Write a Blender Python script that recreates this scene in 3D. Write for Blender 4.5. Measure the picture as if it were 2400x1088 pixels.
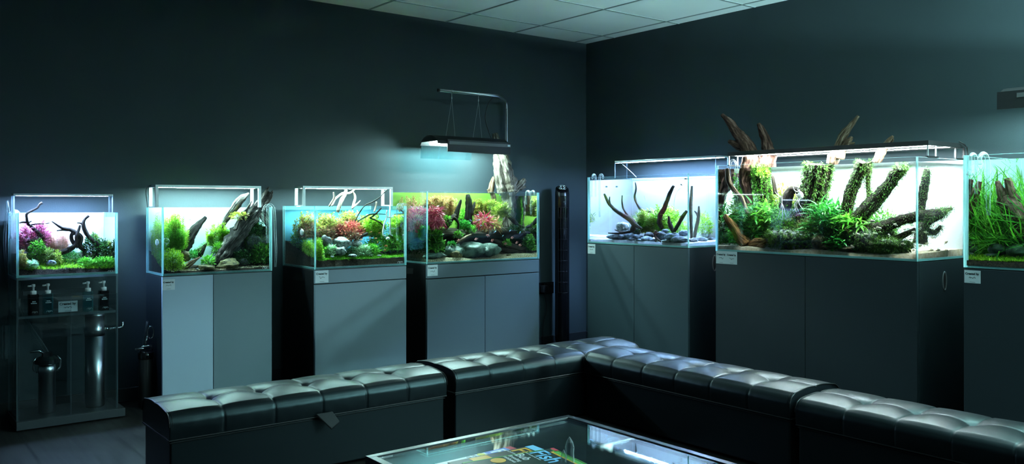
import bpy, bmesh, math, random
import numpy as np
from mathutils import Vector, noise

# ------------------------------------------------------------------ clear
for o in list(bpy.data.objects):
    bpy.data.objects.remove(o)
S = bpy.context.scene
COL = S.collection
PI = math.pi
rng = np.random.default_rng(7)
random.seed(7)

# ------------------------------------------------------------------ camera
TH = math.radians(37.95)                    # bearing of the view from +Y towards +X
CX, CY, CZ = -4.649, -5.0, 1.08             # the room corner is the origin
FPX = 2002.0                                # focal length for a 2400 px wide frame
cam_d = bpy.data.cameras.new('camera')
cam_d.sensor_width = 36.0
cam_d.lens = 36.0 * FPX / 2400.0
cam_d.shift_y = -64.0 / 2400.0
cam_d.clip_start = 0.05
cam = bpy.data.objects.new('camera', cam_d)
COL.objects.link(cam)
cam.location = (CX, CY, CZ)
cam.rotation_euler = (PI / 2, 0, -TH)
S.camera = cam

# ------------------------------------------------------------------ world, exposure
W = bpy.data.worlds.new('world')
S.world = W
W.use_nodes = True
W.node_tree.nodes['Background'].inputs[0].default_value = (0.55, 0.95, 1.0, 1)
W.node_tree.nodes['Background'].inputs[1].default_value = 0.02
S.view_settings.view_transform = 'Standard'
S.view_settings.look = 'None'
S.view_settings.gamma = 1.0
S.view_settings.use_curve_mapping = False
S.view_settings.exposure = 0.0
S.cycles.use_denoising = True
S.cycles.max_bounces = 8
S.cycles.diffuse_bounces = 4
S.cycles.glossy_bounces = 4
S.cycles.transmission_bounces = 4
S.cycles.transparent_max_bounces = 32
S.cycles.caustics_reflective = False
S.cycles.caustics_refractive = False
S.cycles.sample_clamp_indirect = 40.0

# brightness of the lamps over each aquarium (radiance of the diffusers)
LED = {1: 480.0, 2: 290.0, 3: 300.0, 4: 380.0, 5: 640.0, 6: 240.0, 7: 240.0}
LEDC = {1: (0.36, 0.58, 1.0), 2: (0.60, 1.0, 0.99), 3: (0.60, 1.0, 0.99), 4: (0.62, 1.0, 0.97),
        5: (0.35, 0.58, 1.0), 6: (0.82, 0.96, 1.0), 7: (0.58, 1.0, 0.99)}

# unseen lamp added to brighten the left cabinets, the benches and the ceiling
ADDED_LAMP = (-0.28, -5.3, 1.53)
lp = bpy.data.lights.new('added_fill_bulb', 'POINT'); lp.energy = 1180.0; lp.color = (0.52, 0.96, 1.0); lp.shadow_soft_size = 0.008
lo_ = bpy.data.objects.new('added_fill_bulb', lp); COL.objects.link(lo_); lo_.location = ADDED_LAMP

# ------------------------------------------------------------------ places seen from the doorway: a pixel of the 2400 px frame put on a real plane
FV = np.array([math.sin(TH), math.cos(TH)])
RV = np.array([math.cos(TH), -math.sin(TH)])
def ray(px, py):
    d = FV + RV * (px - 1200.0) / FPX
    return np.array([d[0], d[1], (480.0 - py) / FPX])
def on_y(px, py, y):
    d = ray(px, py); s = (y - CY) / d[1]
    return np.array([CX, CY, CZ]) + d * s
def on_x(px, py, x):
    d = ray(px, py); s = (x - CX) / d[0]
    return np.array([CX, CY, CZ]) + d * s
def on_z(px, py, z):
    d = ray(px, py); s = (z - CZ) / d[2]
    return np.array([CX, CY, CZ]) + d * s

# ------------------------------------------------------------------ materials
def nt(name):
    m = bpy.data.materials.new(name); m.use_nodes = True
    t = m.node_tree; t.nodes.clear()
    out = t.nodes.new('ShaderNodeOutputMaterial')
    return m, t, out
def N(t, kind, **kw):
    n = t.nodes.new(kind)
    for k, v in kw.items(): setattr(n, k, v)
    return n
def rgba(c): return (c[0], c[1], c[2], 1.0)

def mat(name, c, rough=0.5, metal=0.0, spec=0.5, c2=None, scale=8.0, bump=0.0, bscale=60.0, stretch=(1, 1, 1), coat=0.0, detail=4.0):
    m, t, out = nt(name)
    p = N(t, 'ShaderNodeBsdfPrincipled')
    t.links.new(p.outputs[0], out.inputs[0])
    p.inputs['Base Color'].default_value = rgba(c)
    p.inputs['Roughness'].default_value = rough
    p.inputs['Metallic'].default_value = metal
    p.inputs['Specular IOR Level'].default_value = spec
    p.inputs['Coat Weight'].default_value = coat
    if c2 is not None or bump:
        tc = N(t, 'ShaderNodeTexCoord'); mp = N(t, 'ShaderNodeMapping')
        mp.inputs['Scale'].default_value = stretch
        t.links.new(tc.outputs['Object'], mp.inputs[0])
    if c2 is not None:
        nz = N(t, 'ShaderNodeTexNoise'); nz.inputs['Scale'].default_value = scale; nz.inputs['Detail'].default_value = detail
        t.links.new(mp.outputs[0], nz.inputs['Vector'])
        r = N(t, 'ShaderNodeValToRGB')
        r.color_ramp.elements[0].position = 0.35; r.color_ramp.elements[1].position = 0.65
        r.color_ramp.elements[0].color = rgba(c); r.color_ramp.elements[1].color = rgba(c2)
        t.links.new(nz.outputs[0], r.inputs[0]); t.links.new(r.outputs[0], p.inputs['Base Color'])
    if bump:
        nb = N(t, 'ShaderNodeTexNoise'); nb.inputs['Scale'].default_value = bscale; nb.inputs['Detail'].default_value = 3.0
        t.links.new(mp.outputs[0], nb.inputs['Vector'])
        b = N(t, 'ShaderNodeBump'); b.inputs['Strength'].default_value = bump; b.inputs['Distance'].default_value = 0.004
        t.links.new(nb.outputs[0], b.inputs['Height']); t.links.new(b.outputs[0], p.inputs['Normal'])
    return m

def leafmat(name, cols, transl=0.35, rough=0.45):
    """Each leaf takes one colour of the plant's own range."""
    m, t, out = nt(name)
    g = N(t, 'ShaderNodeNewGeometry'); r = N(t, 'ShaderNodeValToRGB')
    cr = r.color_ramp
    while len(cr.elements) < len(cols): cr.elements.new(0.5)
    for i, c in enumerate(cols):
        cr.elements[i].position = i / max(1, len(cols) - 1); cr.elements[i].color = rgba(c)
    t.links.new(g.outputs['Random Per Island'], r.inputs[0])
    p = N(t, 'ShaderNodeBsdfPrincipled'); p.inputs['Roughness'].default_value = rough
    p.inputs['Specular IOR Level'].default_value = 0.25
    tr = N(t, 'ShaderNodeBsdfTranslucent'); mx = N(t, 'ShaderNodeMixShader'); mx.inputs[0].default_value = transl
    t.links.new(r.outputs[0], p.inputs['Base Color']); t.links.new(r.outputs[0], tr.inputs[0])
    t.links.new(p.outputs[0], mx.inputs[1]); t.links.new(tr.outputs[0], mx.inputs[2])
    t.links.new(mx.outputs[0], out.inputs[0])
    return m

def clear(name, tint, ior=1.45, gain=1.0, edge=0.0, ecol=(0.8, 1, 1), inner=None):
    """Thin clear glass or acrylic: what is behind shows, the surface mirrors by Fresnel; edge adds the paler rim of a rod."""
    m, t, out = nt(name)
    tr = N(t, 'ShaderNodeBsdfTransparent'); tr.inputs[0].default_value = rgba(tint)
    gl = N(t, 'ShaderNodeBsdfGlossy'); gl.inputs['Roughness'].default_value = 0.02; gl.inputs[0].default_value = (1, 1, 1, 1)
    # both faces of a thin sheet mirror alike; inner is the index met from inside a body of water, which mirrors totally at a slant
    fr = N(t, 'ShaderNodeFresnel'); gm = N(t, 'ShaderNodeNewGeometry')
    mr = N(t, 'ShaderNodeMapRange'); mr.inputs['To Min'].default_value = ior; mr.inputs['To Max'].default_value = inner or 1.0 / ior
    t.links.new(gm.outputs['Backfacing'], mr.inputs['Value']); t.links.new(mr.outputs[0], fr.inputs[0])
    mx = N(t, 'ShaderNodeMixShader')
    if gain != 1.0:
        mu = N(t, 'ShaderNodeMath', operation='MULTIPLY'); mu.inputs[1].default_value = gain; mu.use_clamp = True
        t.links.new(fr.outputs[0], mu.inputs[0]); t.links.new(mu.outputs[0], mx.inputs[0])
    else:
        t.links.new(fr.outputs[0], mx.inputs[0])
    t.links.new(tr.outputs[0], mx.inputs[1]); t.links.new(gl.outputs[0], mx.inputs[2])
    last = mx
    if edge:
        lw = N(t, 'ShaderNodeLayerWeight'); lw.inputs[0].default_value = 0.35
        df = N(t, 'ShaderNodeBsdfDiffuse'); df.inputs[0].default_value = rgba(ecol)
        m2 = N(t, 'ShaderNodeMath', operation='MULTIPLY'); m2.inputs[1].default_value = edge; m2.use_clamp = True
        t.links.new(lw.outputs['Facing'], m2.inputs[0])
        mx2 = N(t, 'ShaderNodeMixShader'); t.links.new(m2.outputs[0], mx2.inputs[0])
        t.links.new(mx.outputs[0], mx2.inputs[1]); t.links.new(df.outputs[0], mx2.inputs[2]); last = mx2
    t.links.new(last.outputs[0], out.inputs[0])
    return m

def milky(name, c, trans=0.5, rough=0.3, spec=0.4):
    m, t, out = nt(name)
    p = N(t, 'ShaderNodeBsdfPrincipled'); p.inputs['Base Color'].default_value = rgba(c); p.inputs['Roughness'].default_value = rough
    p.inputs['Specular IOR Level'].default_value = spec
    tr = N(t, 'ShaderNodeBsdfTranslucent'); tr.inputs[0].default_value = rgba(c)
    mx = N(t, 'ShaderNodeMixShader'); mx.inputs[0].default_value = trans
    t.links.new(p.outputs[0], mx.inputs[1]); t.links.new(tr.outputs[0], mx.inputs[2]); t.links.new(mx.outputs[0], out.inputs[0])
    return m

def glow(name, c, strength):
    m, t, out = nt(name)
    e = N(t, 'ShaderNodeEmission'); e.inputs[0].default_value = rgba(c); e.inputs[1].default_value = strength
    t.links.new(e.outputs[0], out.inputs[0]); return m

def woodmat(name, cols, scale=1.6, rough=0.85, bump=1.0):
    """Fibrous wood: streaks that follow each limb."""
    m, t, out = nt(name)
    p = N(t, 'ShaderNodeBsdfPrincipled'); p.inputs['Roughness'].default_value = rough; p.inputs['Specular IOR Level'].default_value = 0.2
    at = N(t, 'ShaderNodeAttribute', attribute_name='bark')
    nz = N(t, 'ShaderNodeTexNoise'); nz.inputs['Scale'].default_value = scale; nz.inputs['Detail'].default_value = 9.0; nz.inputs['Distortion'].default_value = 0.35; nz.inputs['Roughness'].default_value = 0.68
    r = N(t, 'ShaderNodeValToRGB'); cr = r.color_ramp
    while len(cr.elements) < len(cols): cr.elements.new(0.5)
    for i, c in enumerate(cols):
        cr.elements[i].position = 0.36 + 0.30 * i / max(1, len(cols) - 1); cr.elements[i].color = rgba(c)
    b = N(t, 'ShaderNodeBump'); b.inputs['Strength'].default_value = bump; b.inputs['Distance'].default_value = 0.012
    L = t.links.new
    L(at.outputs['Vector'], nz.inputs['Vector']); L(nz.outputs[0], r.inputs[0]); L(r.outputs[0], p.inputs['Base Color'])
    L(nz.outputs[0], b.inputs['Height']); L(b.outputs[0], p.inputs['Normal']); L(p.outputs[0], out.inputs[0])
    return m

M = {}
M['wall'] = mat('wall_paint', (0.034, 0.050, 0.056), 0.75, spec=0.3, bump=0.12, bscale=220)
M['ceiling'] = mat('ceiling_tile', (0.88, 0.90, 0.88), 0.9, spec=0.1, c2=(0.91, 0.93, 0.91), scale=3, bump=0.2, bscale=300)
M['grid'] = mat('ceiling_grid', (0.30, 0.33, 0.33), 0.6)
M['skirting'] = mat('skirting_paint', (0.02, 0.024, 0.027), 0.4)
M['black'] = mat('black_plastic', (0.008, 0.008, 0.009), 0.35)
M['gloss_black'] = mat('gloss_black', (0.006, 0.006, 0.007), 0.12)
M['matt_black'] = mat('matt_black', (0.010, 0.010, 0.011), 0.6)
M['dark_slot'] = mat('dark_slot', (0.002, 0.002, 0.002), 0.9)
M['steel'] = mat('brushed_steel', (0.55, 0.56, 0.57), 0.28, metal=1.0)
M['chrome'] = mat('chrome', (0.75, 0.77, 0.78), 0.08, metal=1.0)
M['alu'] = mat('anodised_aluminium', (0.62, 0.64, 0.64), 0.38, metal=0.6)
M['grey_stripe'] = mat('grey_stripe', (0.12, 0.12, 0.12), 0.5)
M['white_plastic'] = mat('white_plastic', (0.72, 0.75, 0.75), 0.4)
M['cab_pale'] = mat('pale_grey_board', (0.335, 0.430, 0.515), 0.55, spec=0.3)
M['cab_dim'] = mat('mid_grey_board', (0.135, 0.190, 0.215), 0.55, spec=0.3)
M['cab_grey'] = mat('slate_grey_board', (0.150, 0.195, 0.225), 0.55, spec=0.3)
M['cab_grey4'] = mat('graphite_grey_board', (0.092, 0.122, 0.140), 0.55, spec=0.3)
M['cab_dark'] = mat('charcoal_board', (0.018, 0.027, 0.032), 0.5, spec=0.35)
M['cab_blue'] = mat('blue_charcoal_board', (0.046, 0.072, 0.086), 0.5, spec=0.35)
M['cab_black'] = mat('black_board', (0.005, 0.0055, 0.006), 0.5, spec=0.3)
M['card'] = mat('paper_card', (0.55, 0.60, 0.62), 0.7, spec=0.2)
M['ink'] = mat('black_ink', (0.01, 0.01, 0.012), 0.7)
M['glass'] = clear('aquarium_glass', (0.965, 0.995, 0.99), 1.45)
M['edge'] = milky('glass_edge', (0.42, 0.80, 0.80), 0.55, 0.15)
M['silicone'] = milky('clear_silicone', (0.62, 0.86, 0.88), 0.6, 0.3)
M['water'] = clear('water', (0.985, 0.997, 1.0), 1.04, inner=1.5)
M['water_top'] = clear('water_surface', (0.985, 0.997, 1.0), 1.33, inner=1.15)
M['acrylic'] = clear('clear_acrylic', (0.97, 0.985, 0.985), 1.45)
M['acrylic_edge'] = milky('acrylic_edge', (0.16, 0.21, 0.23), 0.6, 0.2)
M['stand_acrylic'] = clear('smoky_acrylic', (0.86, 0.90, 0.91), 1.5)
M['lily'] = clear('lily_pipe_glass', (0.93, 0.97, 0.97), 1.5, edge=0.75, ecol=(0.65, 0.75, 0.75))
M['hose'] = clear('clear_hose', (0.80, 0.86, 0.86), 1.45, edge=0.6, ecol=(0.30, 0.36, 0.36))
M['film_white'] = milky('white_backing', (0.52, 0.56, 0.58), 0.35, 0.6, 0.1)
M['film_soft'] = milky('soft_white_backing', (0.40, 0.39, 0.37), 0.35, 0.6, 0.1)
M['film_teal'] = milky('pale_teal_backing', (0.42, 0.60, 0.60), 0.35, 0.6, 0.1)
M['film_blue'] = milky('blue_backing', (0.14, 0.50, 0.66), 0.35, 0.6, 0.1)
M['film_green'] = milky('green_backing', (0.26, 0.46, 0.07), 0.35, 0.6, 0.1)
M['mark'] = mat('printed_mark', (0.75, 0.80, 0.80), 0.5)
M['soil'] = mat('dark_soil', (0.010, 0.008, 0.006), 0.9, spec=0.1, c2=(0.045, 0.032, 0.022), scale=160, bump=0.8, bscale=220)
M['gravel'] = mat('pale_gravel', (0.62, 0.52, 0.34), 0.8, c2=(0.16, 0.12, 0.06), scale=130, bump=0.9, bscale=150)
M['white_sand'] = mat('white_sand', (0.60, 0.61, 0.61), 0.9, spec=0.1, c2=(0.50, 0.51, 0.52), scale=90, bump=0.3, bscale=200)
M['cream_sand'] = mat('cream_sand', (0.70, 0.62, 0.46), 0.9, spec=0.1, c2=(0.50, 0.40, 0.25), scale=60, bump=0.4, bscale=200)
M['wood_dark'] = woodmat('dark_driftwood', [(0.006, 0.004, 0.003), (0.026, 0.016, 0.011), (0.085, 0.060, 0.045)])
M['wood_black'] = woodmat('blackened_driftwood', [(0.002, 0.002, 0.002), (0.010, 0.008, 0.006), (0.055, 0.047, 0.040)])
M['wood_log'] = woodmat('weathered_black_log', [(0.002, 0.002, 0.002), (0.012, 0.010, 0.008), (0.24, 0.21, 0.19)])
M['wood_silver'] = woodmat('silvered_log', [(.004, .004, .004), (.05, .045, .04), (.45, .42, .38)])
M['wood_red'] = woodmat('red_brown_driftwood', [(0.025, 0.011, 0.008), (0.11, 0.05, 0.034), (0.30, 0.17, 0.13)])
M['wood_tan'] = woodmat('tan_driftwood', [(0.04, 0.022, 0.012), (0.18, 0.11, 0.065), (0.42, 0.31, 0.21)])
M['wood_pale'] = woodmat('bleached_driftwood', [(0.03, 0.022, 0.016), (0.20, 0.165, 0.13), (0.48, 0.43, 0.37)])
M['wood_orange'] = woodmat('orange_driftwood', [(0.08, 0.03, 0.01), (0.34, 0.16, 0.05), (0.60, 0.38, 0.16)])
M['wood_grey'] = woodmat('grey_driftwood', [(0.015, 0.014, 0.013), (0.07, 0.066, 0.062), (0.20, 0.19, 0.18)])
M['ledge'] = mat('dark_ledge_wood', (0.010, 0.008, 0.006), 0.85, spec=.2, c2=(0.06, 0.045, 0.033), scale=30, bump=.8, bscale=60)
M['rock_grey'] = mat('grey_stone', (0.09, 0.105, 0.13), 0.75, c2=(0.34, 0.39, 0.46), scale=27, bump=1.0, bscale=120)
M['rock_pale'] = mat('pale_veined_stone', (0.06, 0.075, 0.072), 0.75, c2=(0.46, 0.5, 0.49), scale=66, bump=1.0, bscale=150)
M['rock_dark'] = mat('dark_stone', (0.018, 0.022, 0.026), 0.7, c2=(0.085, 0.1, 0.11), scale=30, bump=1.0, bscale=120)
M['rock_green'] = mat('green_grey_stone', (0.014, 0.035, 0.026), 0.55, c2=(0.11, 0.18, 0.14), scale=27, bump=1.0, bscale=90)
M['rock_brown'] = mat('brown_mossy_stone', (0.022, 0.02, 0.006), 0.8, c2=(0.14, 0.11, 0.035), scale=42, bump=1.0, bscale=150)
M['leather'] = mat('black_leather', (0.0026, 0.0038, 0.0050), 0.38, spec=0.31, bump=0.06, bscale=420)
M['leather'].node_tree.nodes['Principled BSDF'].inputs['Specular Tint'].default_value = (0.72, 0.96, 1.0, 1)  # sheen tinted teal to stand in for the colour of the tank lights
M['leather_edge'] = mat('leather_piping', (0.005, 0.0055, 0.006), 0.45, spec=0.2)
M['table_frame'] = mat('dark_metal_frame', (0.020, 0.022, 0.026), 0.30)
M['table_board'] = mat('black_slate_board', (0.003, 0.004, 0.004), 0.6, spec=0.1, c2=(0.013, 0.017, 0.016), scale=14, detail=9)
M['table_glass'] = clear('table_glass', (0.90, 0.96, 0.95), 1.7)
M['crystal'] = clear('crystal_glass', (0.90, 0.93, 0.94), 1.5, edge=0.8, ecol=(0.35, 0.40, 0.42))
G = lambda *c: list(c)
M['l_green'] = leafmat('green_leaves', [(0.02, 0.10, 0.012), (0.07, 0.28, 0.02), (0.16, 0.45, 0.04)])
M['l_dark'] = leafmat('dark_green_leaves', [(0.006, 0.03, 0.006), (0.02, 0.085, 0.014), (0.05, 0.18, 0.03)])
M['l_lime'] = leafmat('lime_leaves', [(0.12, 0.34, 0.02), (0.30, 0.58, 0.03), (0.52, 0.72, 0.08)])
M['l_bright'] = leafmat('bright_green_leaves', [(0.05, 0.26, 0.02), (0.12, 0.46, 0.03), (0.26, 0.62, 0.06)])
M['l_emer'] = leafmat('emerald_leaves', [(0.012, 0.13, 0.02), (0.03, 0.28, 0.035), (0.08, 0.42, 0.05)])
M['l_yellow'] = leafmat('yellow_green_leaves', [(0.16, 0.27, 0.02), (0.32, 0.42, 0.05), (0.50, 0.52, 0.10)])
M['l_yelred'] = leafmat('yellow_and_orange_leaves', [(0.16, 0.27, 0.03), (0.34, 0.38, 0.06), (0.42, 0.22, 0.07), (0.24, 0.33, 0.03)])
M['l_pink'] = leafmat('pink_leaves', [(0.30, 0.05, 0.12), (0.58, 0.13, 0.26), (0.78, 0.30, 0.42)])
M['l_rose'] = leafmat('salmon_leaves', [(0.42, 0.16, 0.13), (0.62, 0.30, 0.24), (0.55, 0.40, 0.22)])
M['l_red'] = leafmat('red_leaves', [(0.20, 0.02, 0.03), (0.45, 0.06, 0.06), (0.62, 0.18, 0.12)])
M['l_crimson'] = leafmat('crimson_leaves', [(0.22, 0.015, 0.04), (0.50, 0.04, 0.10), (0.70, 0.20, 0.24)])
M['l_maroon'] = leafmat('maroon_leaves', [(0.06, 0.02, 0.015), (0.18, 0.06, 0.04), (0.30, 0.20, 0.10), (0.05, 0.10, 0.03)])
M['l_rust'] = leafmat('rust_leaves', [(0.36, 0.14, 0.06), (0.58, 0.28, 0.12), (0.66, 0.44, 0.20), (0.50, 0.46, 0.10)])
M['l_olive'] = leafmat('olive_leaves', [(0.05, 0.10, 0.015), (0.14, 0.24, 0.04), (0.30, 0.34, 0.08)])
M['l_mint'] = leafmat('pale_mint_leaves', [(0.20, 0.44, 0.20), (0.42, 0.64, 0.38), (0.62, 0.76, 0.54)])
M['l_moss'] = leafmat('moss', [(0.018, 0.06, 0.008), (0.06, 0.16, 0.015), (0.15, 0.30, 0.04)], 0.25)
M['l_moss2'] = leafmat('bright_moss', [(0.04, 0.16, 0.01), (0.10, 0.34, 0.02), (0.20, 0.48, 0.05)], 0.25)
M['l_carpet'] = leafmat('lime_carpet', [(0.12, 0.34, 0.01), (0.30, 0.60, 0.02), (0.52, 0.76, 0.06)])
M['l_carpet2'] = leafmat('green_carpet', [(0.05, 0.26, 0.01), (0.13, 0.46, 0.02), (0.28, 0.62, 0.04)])
M['stem'] = mat('plant_stem', (0.10, 0.13, 0.03), 0.6)
M['fish_pale'] = mat('pale_gold_fish', (0.80, 0.72, 0.42), 0.35, c2=(0.86, 0.84, 0.66), scale=40)
M['fish_orange'] = mat('orange_fish', (0.75, 0.24, 0.06), 0.4)
M['fish_red'] = mat('red_fish', (0.45, 0.05, 0.04), 0.35, c2=(0.60, 0.25, 0.22), scale=60)
M['fish_blue'] = mat('silver_blue_fish', (0.35, 0.55, 0.72), 0.25)
M['fish_grey'] = mat('grey_fish', (0.20, 0.15, 0.10), 0.4)
M['fish_white'] = mat('white_fish', (0.80, 0.80, 0.80), 0.4, c2=(0.60, 0.52, 0.50), scale=30)

# floor: long dark planks running away from the camera's left wall
def floormat():
    m, t, out = nt('dark_wood_planks')
    p = N(t, 'ShaderNodeBsdfPrincipled'); p.inputs['Specular IOR Level'].default_value = 0.25
    tc = N(t, 'ShaderNodeTexCoord'); mp = N(t, 'ShaderNodeMapping'); mp.inputs['Rotation'].default_value = (0, 0, PI / 2)
    mp.inputs['Location'].default_value = (0, 0.049, 0)
    br = N(t, 'ShaderNodeTexBrick'); br.offset = 0.37
    br.inputs['Scale'].default_value = 1.0; br.inputs['Mortar Size'].default_value = 0.0045; br.inputs['Brick Width'].default_value = 1.25
    br.inputs['Row Height'].default_value = 0.18; br.inputs['Color1'].default_value = (0.012, 0.0122, 0.0112, 1); br.inputs['Color2'].default_value = (0.018, 0.0175, 0.0158, 1)
    br.inputs['Mortar'].default_value = (0.006, 0.006, 0.006, 1)
    mp2 = N(t, 'ShaderNodeMapping'); mp2.inputs['Scale'].default_value = (14, 1.3, 1)
    nz = N(t, 'ShaderNodeTexNoise'); nz.inputs['Scale'].default_value = 3.0; nz.inputs['Detail'].default_value = 7
    mx = N(t, 'ShaderNodeMix', data_type='RGBA', blend_type='MULTIPLY'); mx.inputs[0].default_value = 0.75
    rp = N(t, 'ShaderNodeValToRGB'); rp.color_ramp.elements[0].color = (0.45, 0.45, 0.45, 1); rp.color_ramp.elements[1].color = (1.3, 1.3, 1.3, 1)
    rr = N(t, 'ShaderNodeMapRange'); rr.inputs['To Min'].default_value = 0.32; rr.inputs['To Max'].default_value = 0.58
    L = t.links.new
    L(tc.outputs['Object'], mp.inputs[0]); L(mp.outputs[0], br.inputs['Vector']); L(tc.outputs['Object'], mp2.inputs[0]); L(mp2.outputs[0], nz.inputs['Vector'])
    L(nz.outputs[0], rp.inputs[0]); L(br.outputs['Color'], mx.inputs[6]); L(rp.outputs[0], mx.inputs[7]); L(mx.outputs[2], p.inputs['Base Color'])
    L(nz.outputs[0], rr.inputs['Value']); L(rr.outputs[0], p.inputs['Roughness']); L(p.outputs[0], out.inputs[0])
    return m
M['floor'] = floormat()

# ------------------------------------------------------------------ mesh building
class MB:
    """Collects shapes in world metres; build() links them as ONE mesh object."""
    def __init__(s): s.v = []; s.f = []; s.m = []; s.b = []
    def add(s, verts, faces, mi=0):
        b = len(s.v); s.v.extend([tuple(map(float, p)) for p in verts])
        s.f.extend([tuple(b + i for i in f) for f in faces]); s.m.extend([mi] * len(faces))
        return s
    def box(s, a, b, mi=0, edge_mi=None, flat_axis=None):
        x0, x1 = sorted((a[0], b[0])); y0, y1 = sorted((a[1], b[1])); z0, z1 = sorted((a[2], b[2]))
        v = [(x0, y0, z0), (x1, y0, z0), (x1, y1, z0), (x0, y1, z0), (x0, y0, z1), (x1, y0, z1), (x1, y1, z1), (x0, y1, z1)]
        f = [(0, 3, 2, 1), (4, 5, 6, 7), (0, 1, 5, 4), (2, 3, 7, 6), (1, 2, 6, 5), (3, 0, 4, 7)]   # -z +z -y +y +x -x
        ax = [2, 2, 1, 1, 0, 0]
        b0 = len(s.v); s.v.extend(v)
        for fc, k in zip(f, ax):
            s.f.append(tuple(b0 + i for i in fc)); s.m.append(mi if edge_mi is None or k == flat_axis else edge_mi)
        return s
    def tube(s, pts, r, n=8, mi=0, caps=True):
        pts = [np.array(p, float) for p in pts]; k = len(pts)
        rs = r if hasattr(r, '__len__') else [r] * k
        ups = None; rings = []
        for i in range(k):
            d = pts[min(i + 1, k - 1)] - pts[max(i - 1, 0)]; d /= (np.linalg.norm(d) + 1e-12)
            if ups is None:
                a = np.array([0, 0, 1.0]) if abs(d[2]) < 0.9 else np.array([1.0, 0, 0])
                ups = np.cross(d, a)
            ups = ups - d * ups.dot(d); ups /= (np.linalg.norm(ups) + 1e-12)
            w = np.cross(d, ups)
            rings.append([pts[i] + rs[i] * (ups * math.cos(2 * PI * j / n) + w * math.sin(2 * PI * j / n)) for j in range(n)])
        v = [p for rg in rings for p in rg]
        f = [(i * n + j, i * n + (j + 1) % n, (i + 1) * n + (j + 1) % n, (i + 1) * n + j) for i in range(k - 1) for j in range(n)]
        if caps:
            f.append(tuple(range(n - 1, -1, -1))); f.append(tuple((k - 1) * n + j for j in range(n)))
        return s.add(v, f, mi)
    def lathe(s, c, prof, n=24, mi=0, axis=2):
        c = np.array(c, float); v = []; k = len(prof)
        for (r, z) in prof:
            for j in range(n):
                a = 2 * PI * j / n; p = [r * math.cos(a), r * math.sin(a), z]
                if axis == 0: p = [p[2], p[0], p[1]]
                if axis == 1: p = [p[1], p[2], p[0]]
                v.append(c + np.array(p))
        f = [(i * n + j, i * n + (j + 1) % n, (i + 1) * n + (j + 1) % n, (i + 1) * n + j) for i in range(k - 1) for j in range(n)]
        f.append(tuple(range(n - 1, -1, -1))); f.append(tuple((k - 1) * n + j for j in range(n)))
        return s.add(v, f, mi)
    def prism(s, poly, off, mi=0):
        """poly: 3-D outline; off: the extrusion vector."""
        n = len(poly); off = np.array(off, float); a = [np.array(p, float) for p in poly]
        v = a + [p + off for p in a]
        f = [tuple(range(n - 1, -1, -1)), tuple(n + i for i in range(n))] + [(i, (i + 1) % n, n + (i + 1) % n, n + i) for i in range(n)]
        return s.add(v, f, mi)
    def build(s, name, mats, parent=None, org=None, smooth=False, bevel=0.0, auto=None):
        me = bpy.data.meshes.new(name)
        o = bpy.data.objects.new(name, me); COL.objects.link(o)
        if parent is not None:
            r = parent; org = np.array([0.0, 0, 0])
            while r is not None: org = org + np.array(r.location); r = r.parent
            o.parent = parent
        elif org is not None:
            o.location = tuple(float(q) for q in org); org = np.array(org, float)
        else: org = np.array([0.0, 0, 0])
        V = np.array(s.v) - org
        me.from_pydata(V.tolist(), [], s.f)
        mats = mats if isinstance(mats, (list, tuple)) else [mats]
        for m in mats: me.materials.append(m)
        if s.b and len(s.b) == len(s.v):
            me.attributes.new('bark', 'FLOAT_VECTOR', 'POINT').data.foreach_set('vector', np.array(s.b, dtype=np.float32).ravel())
        if len(mats) > 1: me.polygons.foreach_set('material_index', s.m)
        if smooth: me.polygons.foreach_set('use_smooth', [True] * len(me.polygons))
        if bevel:
            b = o.modifiers.new('bevel', 'BEVEL'); b.width = bevel; b.segments = 3; b.limit_method = 'ANGLE'; b.angle_limit = 0.6
            me.polygons.foreach_set('use_smooth', [True] * len(me.polygons))
            wn = o.modifiers.new('weighted', 'WEIGHTED_NORMAL')
        me.update()
        return o

def tag(o, label, cat, group=None, kind=None):
    o['label'] = label; o['category'] = cat
    if group: o['group'] = group
    if kind: o['kind'] = kind
    return o
def thing(name, label, cat, loc, group=None):
    o = bpy.data.objects.new(name, None); COL.objects.link(o)
    o.location = tuple(float(q) for q in loc); o.empty_display_size = 0.05
    return tag(o, label, cat, group)
def struct(o):
    o['kind'] = 'structure'; return o

def spline(pts, n):
    """Catmull-Rom through rows of numbers (points with their radii)."""
    P = np.array(pts, float)
    if len(P) == 2: P = np.array([P[0], (P[0] + P[1]) / 2, P[1]])
    Q = np.vstack([2 * P[0] - P[1], P, 2 * P[-1] - P[-2]]); out = []
    segs = len(P) - 1
    for i in range(n + 1):
        t = i / n * segs; k = min(int(t), segs - 1); t -= k
        a, b, c, d = Q[k:k + 4]
        out.append(0.5 * ((2 * b) + (-a + c) * t + (2 * a - 5 * b + 4 * c - d) * t * t + (-a + 3 * b - 3 * c + d) * t ** 3))
    return np.array(out)

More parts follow.
